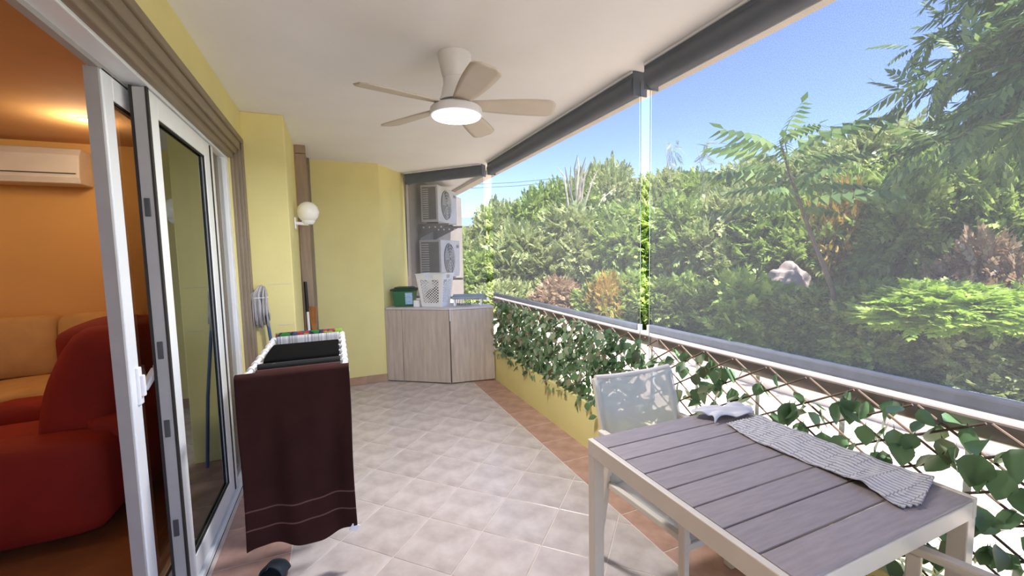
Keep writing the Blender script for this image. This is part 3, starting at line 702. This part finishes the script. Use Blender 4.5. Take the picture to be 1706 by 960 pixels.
# ------------------------------------------------------------------ mop, broom, slipper
M_cot = mat('mop_cotton', (188, 184, 184), .95, var=.1)
m_ = thing('string_mop', 'grey string mop turned head up against the yellow pillar', 'mop', (-.44, 3.50, 0))
MB().tube([(-.50, 3.505, 1.20), (-.475, 3.50, .98), (-.43, 3.47, .5), (-.40, 3.45, .005)], .011, 10).build('handle', mat('blue_handle', (70, 98, 140), .4), m_, autosm=True)
st_ = MB()
for k in range(70):
    q = random.uniform(-1, 1); dy = random.uniform(-.03, .03); ln = random.uniform(.20, .30)
    x = -.523+.05*q
    st_.tube([(-.50, 3.505, 1.20+.01*abs(q)), (-.505+.03*q, 3.51+dy*.6-.005, 1.262-.03*q*q), (x, 3.505+dy, 1.20), (x+.008*random.uniform(-1, 1), 3.505+dy, 1.12), (x+.012*random.uniform(-1, 1)+.01*q, 3.508+dy, 1.25-ln)], .0045, 5)
st_.build('mop_strands', M_cot, m_, smooth=True)['kind'] = 'stuff'
MB().tube([(-.523+.058*math.cos(q*PI/8), 3.505+.034*math.sin(q*PI/8), 1.175) for q in range(17)], .003, 6).build('binding', M_plw, m_)
settle(m_)
b = thing('broom', 'broom stick with white shaft and black grip leaning in the recess', 'broom', (-.27, 4.37, 0))
MB().tube([(-.245, 4.36, .02), (-.262, 4.375, .95)], .012, 10).build('shaft', M_plw, b, autosm=True)
MB().tube([(-.262, 4.375, .95), (-.266, 4.38, 1.15), (-.268, 4.383, 1.235)], .014, 10).build('grip', M_black, b, autosm=True)
MB().box(-.285, -.185, 4.33, 4.37, .001, .06).build('brush_head', M_dkgrey, b, bevel=.008)
settle(b)
b = thing('straw_brush', 'orange-brown straw brush standing head up beside the broom', 'brush', (-.215, 4.375, 0))
MB().tube([(-.215, 4.375, 0), (-.215, 4.375, .72)], .010, 8).build('handle', mat('brush_wood', (140, 96, 60), .6), b, autosm=True)
br_ = MB()
for k in range(60):
    q = random.uniform(-1, 1); w2 = random.uniform(-1, 1)
    br_.tube([(-.215+.008*q, 4.375, .70), (-.215+.035*q, 4.375+.012*w2, .97+.03*random.random())], .003, 4)
br_.build('bristles', mat('straw', (176, 120, 66), .8, var=.15), b)['kind'] = 'stuff'
settle(b)
def sole(u, v):
    s = v; wd = (.034+.014*math.sin(s*PI*.9+.3)); 
    wd *= math.sqrt(max(0, 1-(2*s-1)**6)); x = (u-.5)*2*wd
    return (x, s*.26, .012+.010*s*s)
sl_ = thing('slipper', 'dark grey rubber slipper on the tiles below the hanging towel', 'slipper', (-.40, 1.93, 0)); sl_.rotation_euler.z = math.radians(-24)
MB().sheet(sole, 10, 24).build('sole', mat('slipper_rubber', (44, 54, 62), .7), sl_, smooth=True, solid=.02)
MB().sheet(lambda u, v: (.052*math.cos(PI*u), .15+.07*v, .022+.052*math.sin(PI*u)*(1-.25*v)), 14, 6).build('strap', MATS['slipper_rubber'], sl_, smooth=True, solid=.006)

# ================================================================== LIVING ROOM BEHIND THE DOOR
M_or = mat('lamplit_plaster', (222, 178, 112), .8, var=.02, scale=2)  # orange of the warm lamplight is partly painted into the wall colour
struct(MB().box(-4.6, -.75, -1.2, 5.0, -.12, 0).build('floor_room', mat('room_floor', (150, 104, 72), .35, var=.1, scale=5)))
struct(MB().box(-4.6, -.75, -1.2, 5.2, CZ, CZ+.2).build('ceiling_room', mat('room_ceiling', (214, 168, 116), .85, var=.015)))  # cream ceiling, with the warm lamplight tone painted into its colour
struct(MB().box(-4.6, -.75, 4.95, 5.15, 0, CZ).build('wall_room_back', M_or))
struct(MB().box(-4.8, -4.6, -1.2, 5.2, 0, CZ).build('wall_room_left', M_or))
struct(MB().box(-4.6, -.75, -1.4, -1.2, 0, CZ).build('wall_room_near', M_or))
struct(MB().box(-.80, -.751, 3.0, 4.95, 0, CZ).build('wall_room_right', M_or))
def lamp_in(loc, e, rad=.08):
    l = bpy.data.lights.new('room_downlight_glow', 'POINT'); l.energy = e; l.color = (1, .79, .50); l.shadow_soft_size = rad
    o = bpy.data.objects.new('room_downlight_glow', l); COL.objects.link(o); o.location = loc
lab = ('recessed downlight on the living-room ceiling near the door edge', 'recessed downlight on the living-room ceiling above the red armchair', 'recessed downlight deep in the living room')
for i, (x, y) in enumerate(((-1.62, 4.10), (-2.3, 2.4), (-3.3, 3.4))):
    d = thing('downlight', lab[i], 'downlight', (x, y, CZ), 'living-room downlights')
    MB().lathe([(.045, 0), (.045, -.006), (.036, -.008)], (x, y, CZ-.001), 20).build('rim', M_plw, d)
    MB().lathe([(.034, 0), (.034, -.004)], (x, y, CZ-.008), 20).build('lens', emit('downlight_lens', (1, .8, .5), 14), d); settle(d)
    lamp_in((x, y, CZ-.14), (8, 7, 9)[i])
# indoor air conditioner
u = thing('indoor_unit', 'white wall-mounted split air conditioner high on the orange living-room wall', 'air conditioner', (-2.4, 4.95, 2.1))
MB().prism([(0, 0), (.21, 0), (.225, .05), (.20, .24), (.16, .30), (0, .30)], 0, .90).build('casing', M_acw, u, bevel=.01, seg=3)
u.children[0].matrix_local = Matrix(((0, 0, -1, -1.95), (-1, 0, 0, 4.949), (0, 1, 0, 2.12), (0, 0, 0, 1)))
MB().box(-2.83, -1.97, 4.717, 4.725, 2.20, 2.206).build('slot_line', M_gask, u)
MB().box(-2.83, -1.985, 4.735, 4.75, 2.125, 2.165).build('air_flap', M_acw, u, bevel=.003)
settle(u)
# sofa along the back wall
M_sofa = mat('tan_sofa_fabric', (196, 158, 104), .9, var=.06, scale=6, bump=.15, bscale=200)
def cushion(b, x0, x1, y0, y1, z0, z1, puff, m, name, parent, tilt=0):
    """soft box: bulging faces, rounded edges"""
    bm = bmesh.new(); bmesh.ops.create_cube(bm, size=2.); bmesh.ops.subdivide_edges(bm, edges=bm.edges[:], cuts=7, use_grid_fill=True)
    cx, cy, cz = (x0+x1)/2, (y0+y1)/2, (z0+z1)/2; hx, hy, hz = (x1-x0)/2, (y1-y0)/2, (z1-z0)/2
    for v in bm.verts:
        c = v.co; k = (1-abs(c.x)**6*.5)*(1-abs(c.y)**6*.5)*(1-abs(c.z)**6*.5)
        l = (abs(c.x)**8+abs(c.y)**8+abs(c.z)**8)**(1/8); c = c/l
        px, py, pz = cx+c.x*hx, cy+c.y*hy, cz+c.z*hz
        mn = min(hx, hy, hz)
        if mn == hy: py += c.y*puff*(1-c.x**2)*(1-c.z**2)
        elif mn == hz: pz += c.z*puff*(1-c.x**2)*(1-c.y**2)
        else: px += c.x*puff*(1-c.y**2)*(1-c.z**2)
        py += tilt*(pz-z0); v.co = (px, py, pz)
    me = bpy.data.meshes.new(name); bm.to_mesh(me); bm.free(); me.materials.append(m); me.shade_smooth()
    o = bpy.data.objects.new(name, me); COL.objects.link(o); o.parent = parent; return o
s = thing('sofa', 'tan fabric sofa with loose back cushions against the orange wall', 'sofa', (-2.6, 4.5, 0))
cushion(0, -3.6, -1.58, 4.05, 4.93, .04, .36, 0, M_sofa, 'base', s)
cushion(0, -3.6, -1.58, 4.72, 4.93, .36, .95, 0, M_sofa, 'backrest', s)
for x0 in (-3.5, -2.57, ): cushion(0, x0, x0+.92, 4.0, 4.70, .36, .54, .03, M_sofa, 'seat_cushion', s)
for x0 in (-3.25, -2.69, -2.13): cushion(0, x0, x0+.555, 4.52, 4.72, .55, 1.03, .05, M_sofa, 'back_cushion', s, .12)
settle(s)
M_red = mat('red_fabric', (140, 28, 12), .8, var=.08, scale=5, bump=.1, bscale=250)
r = thing('red_armchair', 'bulky red upholstered recliner armchair just inside the open door', 'armchair', (-1.6, 3.1, 0))
cushion(0, -2.15, -1.14, 2.72, 2.98, .06, .56, .02, M_red, 'armrest', r)
cushion(0, -2.15, -1.14, 3.60, 3.86, .06, .56, .02, M_red, 'armrest', r)
cushion(0, -2.10, -1.35, 2.97, 3.61, .10, .46, .03, M_red, 'seat', r)
bk = cushion(0, -.16, .14, 2.95, 3.63, 0, .74, .06, M_red, 'backrest', r)
for v in bk.data.vertices: v.co.x += -1.36+.26*(v.co.z)-.05*math.sin(v.co.z/.74*PI); v.co.z += .36
hd = cushion(0, -1.43, -1.10, 3.0, 3.58, .80, 1.08, .05, M_red, 'head_pillow', r)
cushion(0, -1.30, -1.08, 2.90, 3.68, .10, .62, .02, M_red, 'back_shell', r)
settle(r)
# ================================================================== OUTSIDE
def border(y):
    return 5.0 if y < 4.5 else max(2.6, 5.0-(y-4.5)*.62)
def hz(x, y):
    return -.22+.14*max(0., x-border(y)-.3)
M_earth = mat('earth_bank', (120, 112, 72), .95, var=.2, scale=1.5, col2=(84, 92, 50))
gx_ = np.concatenate([np.linspace(0, 14, 24), np.linspace(16, 70, 12)]); gy_ = np.linspace(-30, 70, 60)
b = MB(); nx_ = len(gx_)
for y in gy_:
    for k in gx_:
        x = border(y)+k; b.v.append((x, y, hz(x, y)+(.10*math.sin(x*2.1)*math.cos(y*1.7) if k > 1 else 0)))
b.f = [(j*nx_+i, j*nx_+i+1, (j+1)*nx_+i+1, (j+1)*nx_+i) for j in range(len(gy_)-1) for i in range(nx_-1)]
struct(b.build('ground_bank', M_earth, smooth=True))
pv = struct(MB().box(1.86, 5.2, -12, 30, -.45, -.215).box(-2, 1.86, 7.8, 30, -.45, -.215).build('patio', mat('patio_joint', (196, 180, 164), .9)))
M_slab = mat('peach_paving', (196, 178, 162), .8, var=.06, scale=3, objvar=.06)
sm = MB().box(.006, .594, .006, .594, -.215, -.20).mesh('paving_slab', M_slab)
for i in range(5):
    for j in range(22):
        x = 1.88+.6*i; y = -1.6+.6*j
        if x < border(y+.6)-.75: put('paving_slab', sm, pv, Matrix.Translation((x, y, 0)))
kb = MB(); M_wht = mat('white_render', (240, 236, 228), .8, var=.03)
pts = [(border(y)-.15, y) for y in (-12, 0, 4.5, 5.5, 6.5, 7.5, 8.4, 30)]
for (xa, ya), (xb, yb) in zip(pts[:-1], pts[1:]): kb.bar((xa, ya, -.02), (xb, yb, -.02), .30, .42)
tag(kb.build('low_white_wall', M_wht), 'low white rendered kerb wall between the patio and the bushes', 'wall')

def frond_template(pairs, ll, lw, droop, ang=58, stem=True, hang=.35):
    V = []; F = []
    def zz(t): return -droop*t*t
    for i in range(pairs):
        t = .18+.80*i/(pairs-1); sc = .65+.5*math.sin(PI*(.15+.75*i/(pairs-1)))
        for s in (-1, 1):
            a = math.radians(ang)*(1-.35*i/(pairs-1)); dx, dy = math.cos(a), s*math.sin(a); L_ = ll*sc; W_ = lw*sc
            o = len(V); b0 = np.array([t, 0, zz(t)]); d = np.array([dx, dy, -hang]); d = d/np.linalg.norm(d)*1.06; pz = np.array([-dy, dx, 0.])
            V += [b0, b0+d*L_*.45+pz*W_, b0+d*L_+np.array([0, 0, -.12*L_]), b0+d*L_*.45-pz*W_]; F.append((o, o+1, o+2, o+3))
    o = len(V); V += [np.array([1, 0, zz(1)]), np.array([1+ll*.45, lw, zz(1)-.1*ll]), np.array([1+ll, 0, zz(1)-.3*ll]), np.array([1+ll*.45, -lw, zz(1)-.1*ll])]; F.append((o, o+1, o+2, o+3))
    if stem:
        o = len(V)
        for t in (0, .5, 1):
            w_ = .012*(1-t)+.004; V += [np.array([t, -w_, zz(t)+.002]), np.array([t, w_, zz(t)+.002])]
        F += [(o, o+1, o+3, o+2), (o+2, o+3, o+5, o+4)]
    return np.array(V), np.array(F)
def scatter(T, pos, dirs, size, up=None):
    """template copies as one vertex/face array"""
    V, F = T; n = len(pos)
    x = dirs/np.linalg.norm(dirs, axis=1)[:, None]
    u = np.tile(np.array([[0, 0, 1.]]), (n, 1))+rng.normal(0, .35, (n, 3))
    y = np.cross(u, x); y /= np.linalg.norm(y, axis=1)[:, None]; z = np.cross(x, y)
    A = np.stack([x, y, z], 2)*size[:, None, None]
    W = np.einsum('nij,kj->nki', A, V)+pos[:, None, :]
    Fo = (F[None]+(np.arange(n)*len(V))[:, None, None]).reshape(-1, F.shape[1])
    return W.reshape(-1, 3), Fo
def np_mesh(name, V, F, m):
    me = bpy.data.meshes.new(name); me.vertices.add(len(V)); me.vertices.foreach_set('co', V.astype(np.float32).ravel())
    k = F.shape[1]; me.loops.add(F.size); me.loops.foreach_set('vertex_index', F.astype(np.int32).ravel())
    me.polygons.add(len(F)); me.polygons.foreach_set('loop_start', np.arange(0, F.size, k, dtype=np.int32))
    me.update(calc_edges=True); me.materials.append(m); return me
def lobes_points(lobes, n, inner=.55):
    P = []; D = []
    w_ = np.array([l[3]*l[4] for l in lobes]); w_ = w_/w_.sum()
    for i, l in enumerate(lobes):
        k = int(n*w_[i])+1; d = rng.normal(0, 1, (k, 3)); d[:, 2] = np.abs(d[:, 2])*1.0-.35*rng.random(k); d /= np.linalg.norm(d, axis=1)[:, None]
        r = rng.uniform(inner, 1, k)**.6; p = np.array(l[:3])+d*r[:, None]*np.array([l[3], l[3], l[4]])
        P.append(p); D.append(d)
    return np.concatenate(P), np.concatenate(D)
LM = {  # pale and dark ramp tones paint sunlit and shaded leaflets at random
 'mid': leafmat('leaves_mid_green', [(92, 122, 50), (140, 166, 74), (176, 194, 100), (116, 146, 68), (208, 214, 132)]),
 'dark': leafmat('leaves_dark_green', [(66, 98, 52), (104, 136, 74), (142, 164, 94), (88, 118, 70)]),
 'grey': leafmat('leaves_grey_green', [(126, 144, 88), (172, 184, 116), (140, 158, 104), (206, 208, 148), (166, 168, 98)]),
 'lime': leafmat('leaves_lime', [(156, 188, 72), (178, 204, 92), (136, 170, 70), (200, 212, 112)]),
 'yellow': leafmat('leaves_yellow', [(206, 168, 62), (190, 150, 60), (150, 150, 70), (214, 184, 92), (178, 120, 60)]),
 'dry': leafmat('leaves_dry', [(190, 158, 124), (168, 136, 104), (204, 180, 150), (140, 130, 90)]),
}
M_bark = mat('bark', (112, 98, 82), .9, var=.15, scale=12)
M_pale = mat('pale_bark', (188, 176, 158), .9, var=.12, scale=12)
T_s = frond_template(4, .42, .13, .25, ang=52, stem=False)      # small-leaved sprig
T_m = frond_template(5, .40, .11, .35, stem=False)
T_l = frond_template(8, .30, .062, .30, ang=62)           # long compound leaf
CR = {}
def crown(key, T, m, n, size, seed, flat=1.):
    """unit tree crown about 2 wide and 1 high (z 0..1), lobed"""
    global rng
    rng = np.random.default_rng(seed); lob = [(0, 0, .52, .62, .45)]
    for k in range(9):
        a = 2*PI*k/9+rng.uniform(-.3, .3); q = rng.uniform(.35, .62); lob.append((q*math.cos(a), q*math.sin(a), rng.uniform(.18, .62), rng.uniform(.30, .44), rng.uniform(.22, .36)*flat))
    for k in range(3): lob.append((rng.uniform(-.3, .3), rng.uniform(-.3, .3), rng.uniform(.66, .78), .30, .24*flat))
    P, D = lobes_points(lob, n); D = D+rng.normal(0, .45, D.shape); D[:, 2] -= .15
    sz = rng.uniform(.7, 1.3, len(P))*size
    V, F = scatter(T, P, D, sz); CR[key] = np_mesh('foliage', V, F, m)
crown('mid_a', T_m, LM['mid'], 3200, .17, 1); crown('mid_b', T_s, LM['mid'], 4200, .14, 2)
crown('dark_a', T_m, LM['dark'], 3000, .17, 3); crown('grey_a', T_s, LM['grey'], 4200, .14, 4); crown('grey_b', T_m, LM['grey'], 3200, .16, 5)
crown('lime_a', T_m, LM['lime'], 1500, .24, 6, .8); crown('yel_a', T_s, LM['yellow'], 800, .17, 7); crown('dry_a', T_s, LM['dry'], 1500, .15, 8)
crown('fine_a', T_s, LM['mid'], 5200, .10, 9); crown('fine_b', T_s, LM['grey'], 5200, .10, 10)
def trunk_mesh(seed, m):
    q = random.Random(seed); b = MB()
    b.tube([(0, 0, -.15), (.02, .01, .2), (-.02, .02, .45), (.01, 0, .7)], [.035, .028, .02, .008], 7)
    for k in range(6):
        a = 2*PI*k/6+q.uniform(-.4, .4); h = q.uniform(.12, .4); r = q.uniform(.4, .7)
        b.tube([(0, 0, h), (r*.5*math.cos(a), r*.5*math.sin(a), h+.14), (r*math.cos(a), r*math.sin(a), h+q.uniform(.15, .4))], [.016, .011, .004], 5)
    return b.mesh('trunk', m, True)
TRK = [trunk_mesh(1, M_bark), trunk_mesh(2, M_bark), trunk_mesh(3, M_pale)]
def tree(name, label, cat, x, y, ztop, rad, key, group, tk=0, rz=0.):
    z0 = hz(x, y); t = thing(name, label, cat, (x, y, z0), group); h = ztop-z0
    S = Matrix.Rotation(rz, 4, 'Z') @ Matrix.Diagonal((rad, rad, h*.97, 1))
    put('foliage', CR[key], t, S); put('trunk', TRK[tk], t, S); return t
back = [(4.48, 14.31, 2.16, 1.6, 'grey_a'), (5.71, 13.87, 3.33, 1.9, 'fine_b'), (7.06, 13.24, 3.92, 1.9, 'fine_a'), (9.12, 13.14, 4.65, 2.0, 'fine_b'), (10.68, 11.92, 3.97, 2.0, 'grey_b'), (11.78, 10.83, 4.15, 1.9, 'fine_a'),
        (12.84, 9.54, 4.35, 2.0, 'fine_b'), (12.89, 7.67, 4.3, 2.0, 'fine_b'), (13.52, 6.5, 4.4, 2.1, 'grey_a'), (13.04, 5.08, 3.9, 2.0, 'fine_a'), (12.42, 3.84, 3.8, 2.0, 'dark_a')]
bl_ = ['low hazy tree seen past the air conditioners', 'rounded hazy grey-green tree right of the first bright gap', 'green tree behind the bare twisting branches', 'tallest grey-green tree of the back row left of the second gap',
       'grey-green tree just right of the second bright gap in the back row', 'green tree below the wispy canes on the skyline', 'hazy tree behind the left side of the young sapling', 'hazy grey dome-shaped tree on the skyline right of the sapling',
       'grey-green tree on the skyline below the patch of open sky', 'green tree on the skyline under the overhanging branches', 'dark tree of the back row at the right edge']
for i, (x, y, z, r_, k) in enumerate(back): tree('bank_tree', bl_[i], 'tree', x, y, z, r_, k, 'trees along the skyline', i % 3, i*1.3)
mid = [(3.5, 10.43, 1.45, 1.2, 'mid_b'), (4.53, 10.02, 2.1, 1.4, 'grey_b'), (5.63, 9.45, 2.5, 1.5, 'grey_b'), (6.74, 8.69, 2.5, 1.5, 'mid_b'), (7.35, 7.5, 2.5, 1.5, 'mid_b'), (7.74, 6.33, 2.5, 1.4, 'grey_a'),
       (7.92, 5.25, 2.3, 1.4, 'mid_a'), (8.36, 4.51, 2.5, 1.4, 'mid_b'), (8.24, 3.63, 2.5, 1.3, 'mid_a'), (8.48, 3.03, 2.6, 1.4, 'mid_b')]
ml_ = ['bright green bush behind the first bright gap', 'pale green bush in the middle row right of the first gap', 'pale feathery bush in the middle of the left screen', 'green bush in the middle row left of the second gap',
       'green bush in the middle row right of the second gap', 'pale green bush left of the sapling stem', 'green bush right behind the sapling stem', 'green bush behind the yellow leaves', 'leafy bush above the lime shrub', 'leafy bush in the middle row at the right edge']
for i, (x, y, z, r_, k) in enumerate(mid): tree('bank_bush', ml_[i], 'bush', x, y, z, r_, k, 'bushes halfway up the bank', (i+1) % 3, i*2.1)
front = [(3.33, 8.36, .8, .9, 'grey_a'), (4.13, 7.43, .9, .9, 'dry_a'), (4.94, 6.54, 1.0, .9, 'mid_a'), (5.55, 5.57, .95, .9, 'mid_b'), (5.9, 4.57, .95, .9, 'lime_a'), (5.96, 3.67, .85, .8, 'mid_b'), (6.11, 2.99, .95, .8, 'mid_a'), (6.3, 2.36, .95, .8, 'mid_a'), (6.3, 1.6, 1.0, .9, 'mid_b')]
fl_ = ['grey-green low bush at the far end above the planter rail', 'dry straw-coloured low bush above the planter rail', 'green low bush left of the second bright gap', 'green low bush just right of the second bright gap', 'lime green low bush below the rock',
       'green low bush at the foot of the sapling', 'green low bush above the near blind bar', 'green low bush behind the lime shrub', 'green low bush at the right edge above the handrail']
for i, (x, y, z, r_, k) in enumerate(front): tree('low_bush', fl_[i], 'bush', x, y, z, r_, k, 'low bushes along the kerb', i % 3, i*1.7)
tree('yellow_bush', 'yellow-leaved bush showing to the right of the sapling stem', 'bush', 7.6, 4.24, 2.42, .5, 'yel_a', 'yellowing bushes')
tree('yellow_bush', 'orange-yellow bush low in the middle screen left of the second gap', 'bush', 4.55, 6.35, 1.02, .5, 'yel_a', 'yellowing bushes', 1, 2)
t = tree('lime_shrub', 'bright lime-green flat-topped shrub at the right above the blind bar', 'shrub', 5.60, 2.15, 1.12, .80, 'lime_a', None)
t.children[0].matrix_basis = Matrix.Translation((0, 0, .78)) @ Matrix.Diagonal((.80, .80, .42, 1))
tree('low_bush', 'mottled green low bush directly below the flat lime shrub', 'bush', 5.72, 2.55, .62, .75, 'mid_b', 'low bushes along the kerb', 1, .4)
tree('low_bush', 'mottled green low bush at the right edge under the lime shrub', 'bush', 5.75, 1.75, .66, .75, 'grey_a', 'low bushes along the kerb', 0, 2.4)
tree('dry_bush', 'pale brown dry bush behind the lime shrub', 'bush', 6.95, 2.35, 1.5, .7, 'dry_a', None, 2)
# young sapling with long compound leaves
rng = np.random.default_rng(21)
sp = thing('sapling', 'young slender tree with an umbrella of long compound leaves against the sky', 'tree', (5.80, 3.16, hz(5.8, 3.16)))
z0 = sp.location.z
top = Vector((5.41, 3.78, 2.85))
MB().tube([(5.80, 3.16, z0-.05), (5.74, 3.26, .9), (5.60, 3.50, 1.7), (5.48, 3.68, 2.4), top], [.035, .03, .024, .018, .010], 8).build('stem', M_bark, sp, autosm=True)
TL = frond_template(8, .25, .05, .34, ang=66, hang=1.1)
fm = None
VV, FF = TL
for k in range(22):
    a = k*2.4; q = k/21
    p = top+(Vector((5.60, 3.50, 1.7))-top)*(.75*(1-q)**1.1)
    el = .25+.6*q*random.uniform(.5, 1)
    d = Vector((math.cos(a)*math.cos(el), math.sin(a)*math.cos(el), math.sin(el)))
    if fm is None: fm = np_mesh('compound_leaf', VV, FF, LM['dark'])
    y_ = Vector((0, 0, 1)).cross(d).normalized(); z_ = d.cross(y_)
    s_ = random.uniform(.65, 1.05)
    o = put('compound_leaf', fm, sp, Matrix(((d.x*s_, y_.x*s_, z_.x*s_, p.x), (d.y*s_, y_.y*s_, z_.y*s_, p.y), (d.z*s_, y_.z*s_, z_.z*s_, p.z), (0, 0, 0, 1))))
settle(sp)
# overhanging tree at the right
ot = thing('overhanging_tree', 'large dark tree reaching in from the right with drooping leaf sprays', 'tree', (7.4, 1.3, hz(7.4, 1.3)))
zb_ = ot.location.z
tk = MB().tube([(7.4, 1.3, zb_-.1), (7.2, 1.4, 1.2), (7.0, 1.5, 2.4), (6.85, 1.5, 3.8), (6.8, 1.55, 4.9)], [.16, .14, .12, .09, .04], 9)
tk.build('trunk', M_bark, ot, autosm=True)
PP = []; DD = []
for k in range(28):
    h = random.uniform(2.75, 4.9); a = random.uniform(0, 2*PI)
    if k < 30: a = random.uniform(PI*.25, PI*1.05)
    L_ = random.uniform(.8, 1.55)
    b0 = Vector((7.0-.05*(h-2), 1.5, h)); d = Vector((math.cos(a), math.sin(a), random.uniform(.05, .4)))
    pts = [b0+d*L_*q+Vector((0, 0, -.45*L_*q*q)) for q in (0, .3, .6, .85, 1)]
    MB().tube(pts, [.028, .02, .013, .008, .004], 5).build('branch', M_bark, ot)
    for q in np.linspace(.2, 1, 11):
        p = b0+d*L_*float(q)+Vector((0, 0, -.45*L_*float(q)**2))
        for w2 in range(2): PP.append(np.array(p)); DD.append(np.array(d)*.7+rng.normal(0, .55, 3)+np.array([0, 0, -.25]))
V, F = scatter(frond_template(7, .30, .052, .5, ang=50, hang=.9), np.array(PP), np.array(DD), rng.uniform(.28, .5, len(PP)))
o = put('foliage', np_mesh('foliage', V, F, LM['dark']), ot)
settle(ot)
# bare twisting shrub
bs_ = thing('bare_shrub', 'leafless pale branching shrub sticking up above the hedge', 'shrub', (6.4, 10.4, hz(6.4, 10.4)))
q = random.Random(5)
for k in range(11):
    a = q.uniform(0, 2*PI); r_ = q.uniform(.25, 1.45); zt = q.uniform(3.9, 4.4)-.55*r_
    ax, ay = r_*math.cos(a), r_*math.sin(a)
    base = (6.4, 10.4, bs_.location.z)
    MB().tube([base, (6.4+ax*.25, 10.4+ay*.25, 1.4), (6.4+ax*.30+q.uniform(-.12, .12), 10.4+ay*.30, 2.4), (6.4+ax*.66, 10.4+ay*.66+q.uniform(-.15, .15), zt-.30), (6.4+ax, 10.4+ay, zt)], [.05, .045, .035, .022, .008], 6).build('branch', M_pale, bs_, autosm=True)
settle(bs_)
# wispy canes
TW = frond_template(6, .5, .035, .5, ang=35)
for i, (x, y, zt) in enumerate(((8.97, 9.41, 4.55), (9.56, 8.8, 4.4))):
    c_ = thing('wispy_cane', ('left wispy bamboo-like cane', 'right wispy bamboo-like cane')[i]+' rising above the hedge right of the second gap', 'bamboo', (x, y, hz(x, y)), 'wispy canes')
    MB().tube([(x, y, c_.location.z), (x+.05, y, 2.2), (x, y+.08, 3.6), (x-.12, y+.2, zt)], [.03, .025, .015, .004], 6).build('cane', M_pale, c_)
    n_ = 60; tt = rng.uniform(2.4, zt, n_); P = np.stack([x+rng.normal(0, .06, n_), y+rng.normal(0, .08, n_), tt], 1); D = rng.normal(0, 1, (n_, 3)); D[:, 2] -= .3
    V, F = scatter(TW, P, D, rng.uniform(.16, .34, n_)); put('foliage', np_mesh('foliage', V, F, LM['grey']), c_); settle(c_)
# rock on the bank
bm = bmesh.new(); bmesh.ops.create_icosphere(bm, subdivisions=4, radius=.5)
for v in bm.verts:
    n_ = v.co.normalized(); k = 1+.14*math.sin(n_.x*5+1)*math.cos(n_.y*4)+.08*math.sin(n_.z*9+n_.x*7)+.03*math.sin(n_.x*21)*math.sin(n_.y*19+n_.z*15); v.co = Vector((n_.x*.27*k, n_.y*.27*k, n_.z*.36*k))
me = bpy.data.meshes.new('boulder'); bm.to_mesh(me); bm.free(); me.materials.append(mat('pink_grey_stone', (186, 168, 158), .9, var=.1, scale=5, bump=.3, bscale=15)); me.shade_smooth()
o = bpy.data.objects.new('boulder', me); COL.objects.link(o); o.location = (6.75, 4.5, .84); tag(o, 'pinkish grey boulder showing among the bushes left of the sapling', 'rock')
o = put('boulder_foot', MB().lathe([(.45, -1.1), (.36, -.6), (.28, -.2)], (0, 0, 0), 12).mesh('boulder_foot', MATS['pink_grey_stone']), o)
# far houses and cables
def house(label, x, y, zt, wd, rz, rc):
    h = thing('far_house', label, 'house', (x, y, zt-4.2), 'far houses'); h.rotation_euler.z = rz
    MB().box(-wd, wd, -2, 2, -3, 3.2).build('walls', mat('house_wall', (222, 204, 192), .85, var=.03), h)
    rf = MB(); rf.add([(-wd-.4, -2.4, 3.2), (wd+.4, -2.4, 3.2), (wd+.4, 2.4, 3.2), (-wd-.4, 2.4, 3.2), (-wd+.6, 0, 4.2), (wd-.6, 0, 4.2)], [(0, 1, 5, 4), (2, 3, 4, 5), (1, 2, 5), (3, 0, 4), (3, 2, 1, 0)]); rf.build('roof', rc, h)
    for k in range(3):
        w3 = MB().box(-wd+1+k*(wd-1)-.45, -wd+1+k*(wd-1)+.45, -2.06, -2.0, 1.2, 2.5).build('window', M_white, h); MB().box(-wd+1+k*(wd-1)-.38, -wd+1+k*(wd-1)+.38, -2.08, -2.06, 1.27, 2.43).build('pane', mat('far_pane', (80, 96, 110), .2), w3)
house('far house with grey roof glimpsed over the hedge right of the second gap', 22.4, 24.0, 6.9, 3.0, -.7, mat('grey_roof', (116, 108, 112), .8))
house('far white house with blue-grey roof seen past the air conditioners', 11.6, 39.5, 5.1, 3.2, -.25, mat('blue_roof', (120, 140, 176), .7))
for i, z in enumerate((6.5, 6.25)):
    tag(MB().tube([(9.0, 28.7, z-.1), (12.0, 27.5, z), (15, 26.2, z+.25)], .018, 5).build('power_cable', M_dkgrey), ('upper', 'lower')[i]+' of two thin power cables crossing the sky at the left', 'cable', 'power cables')
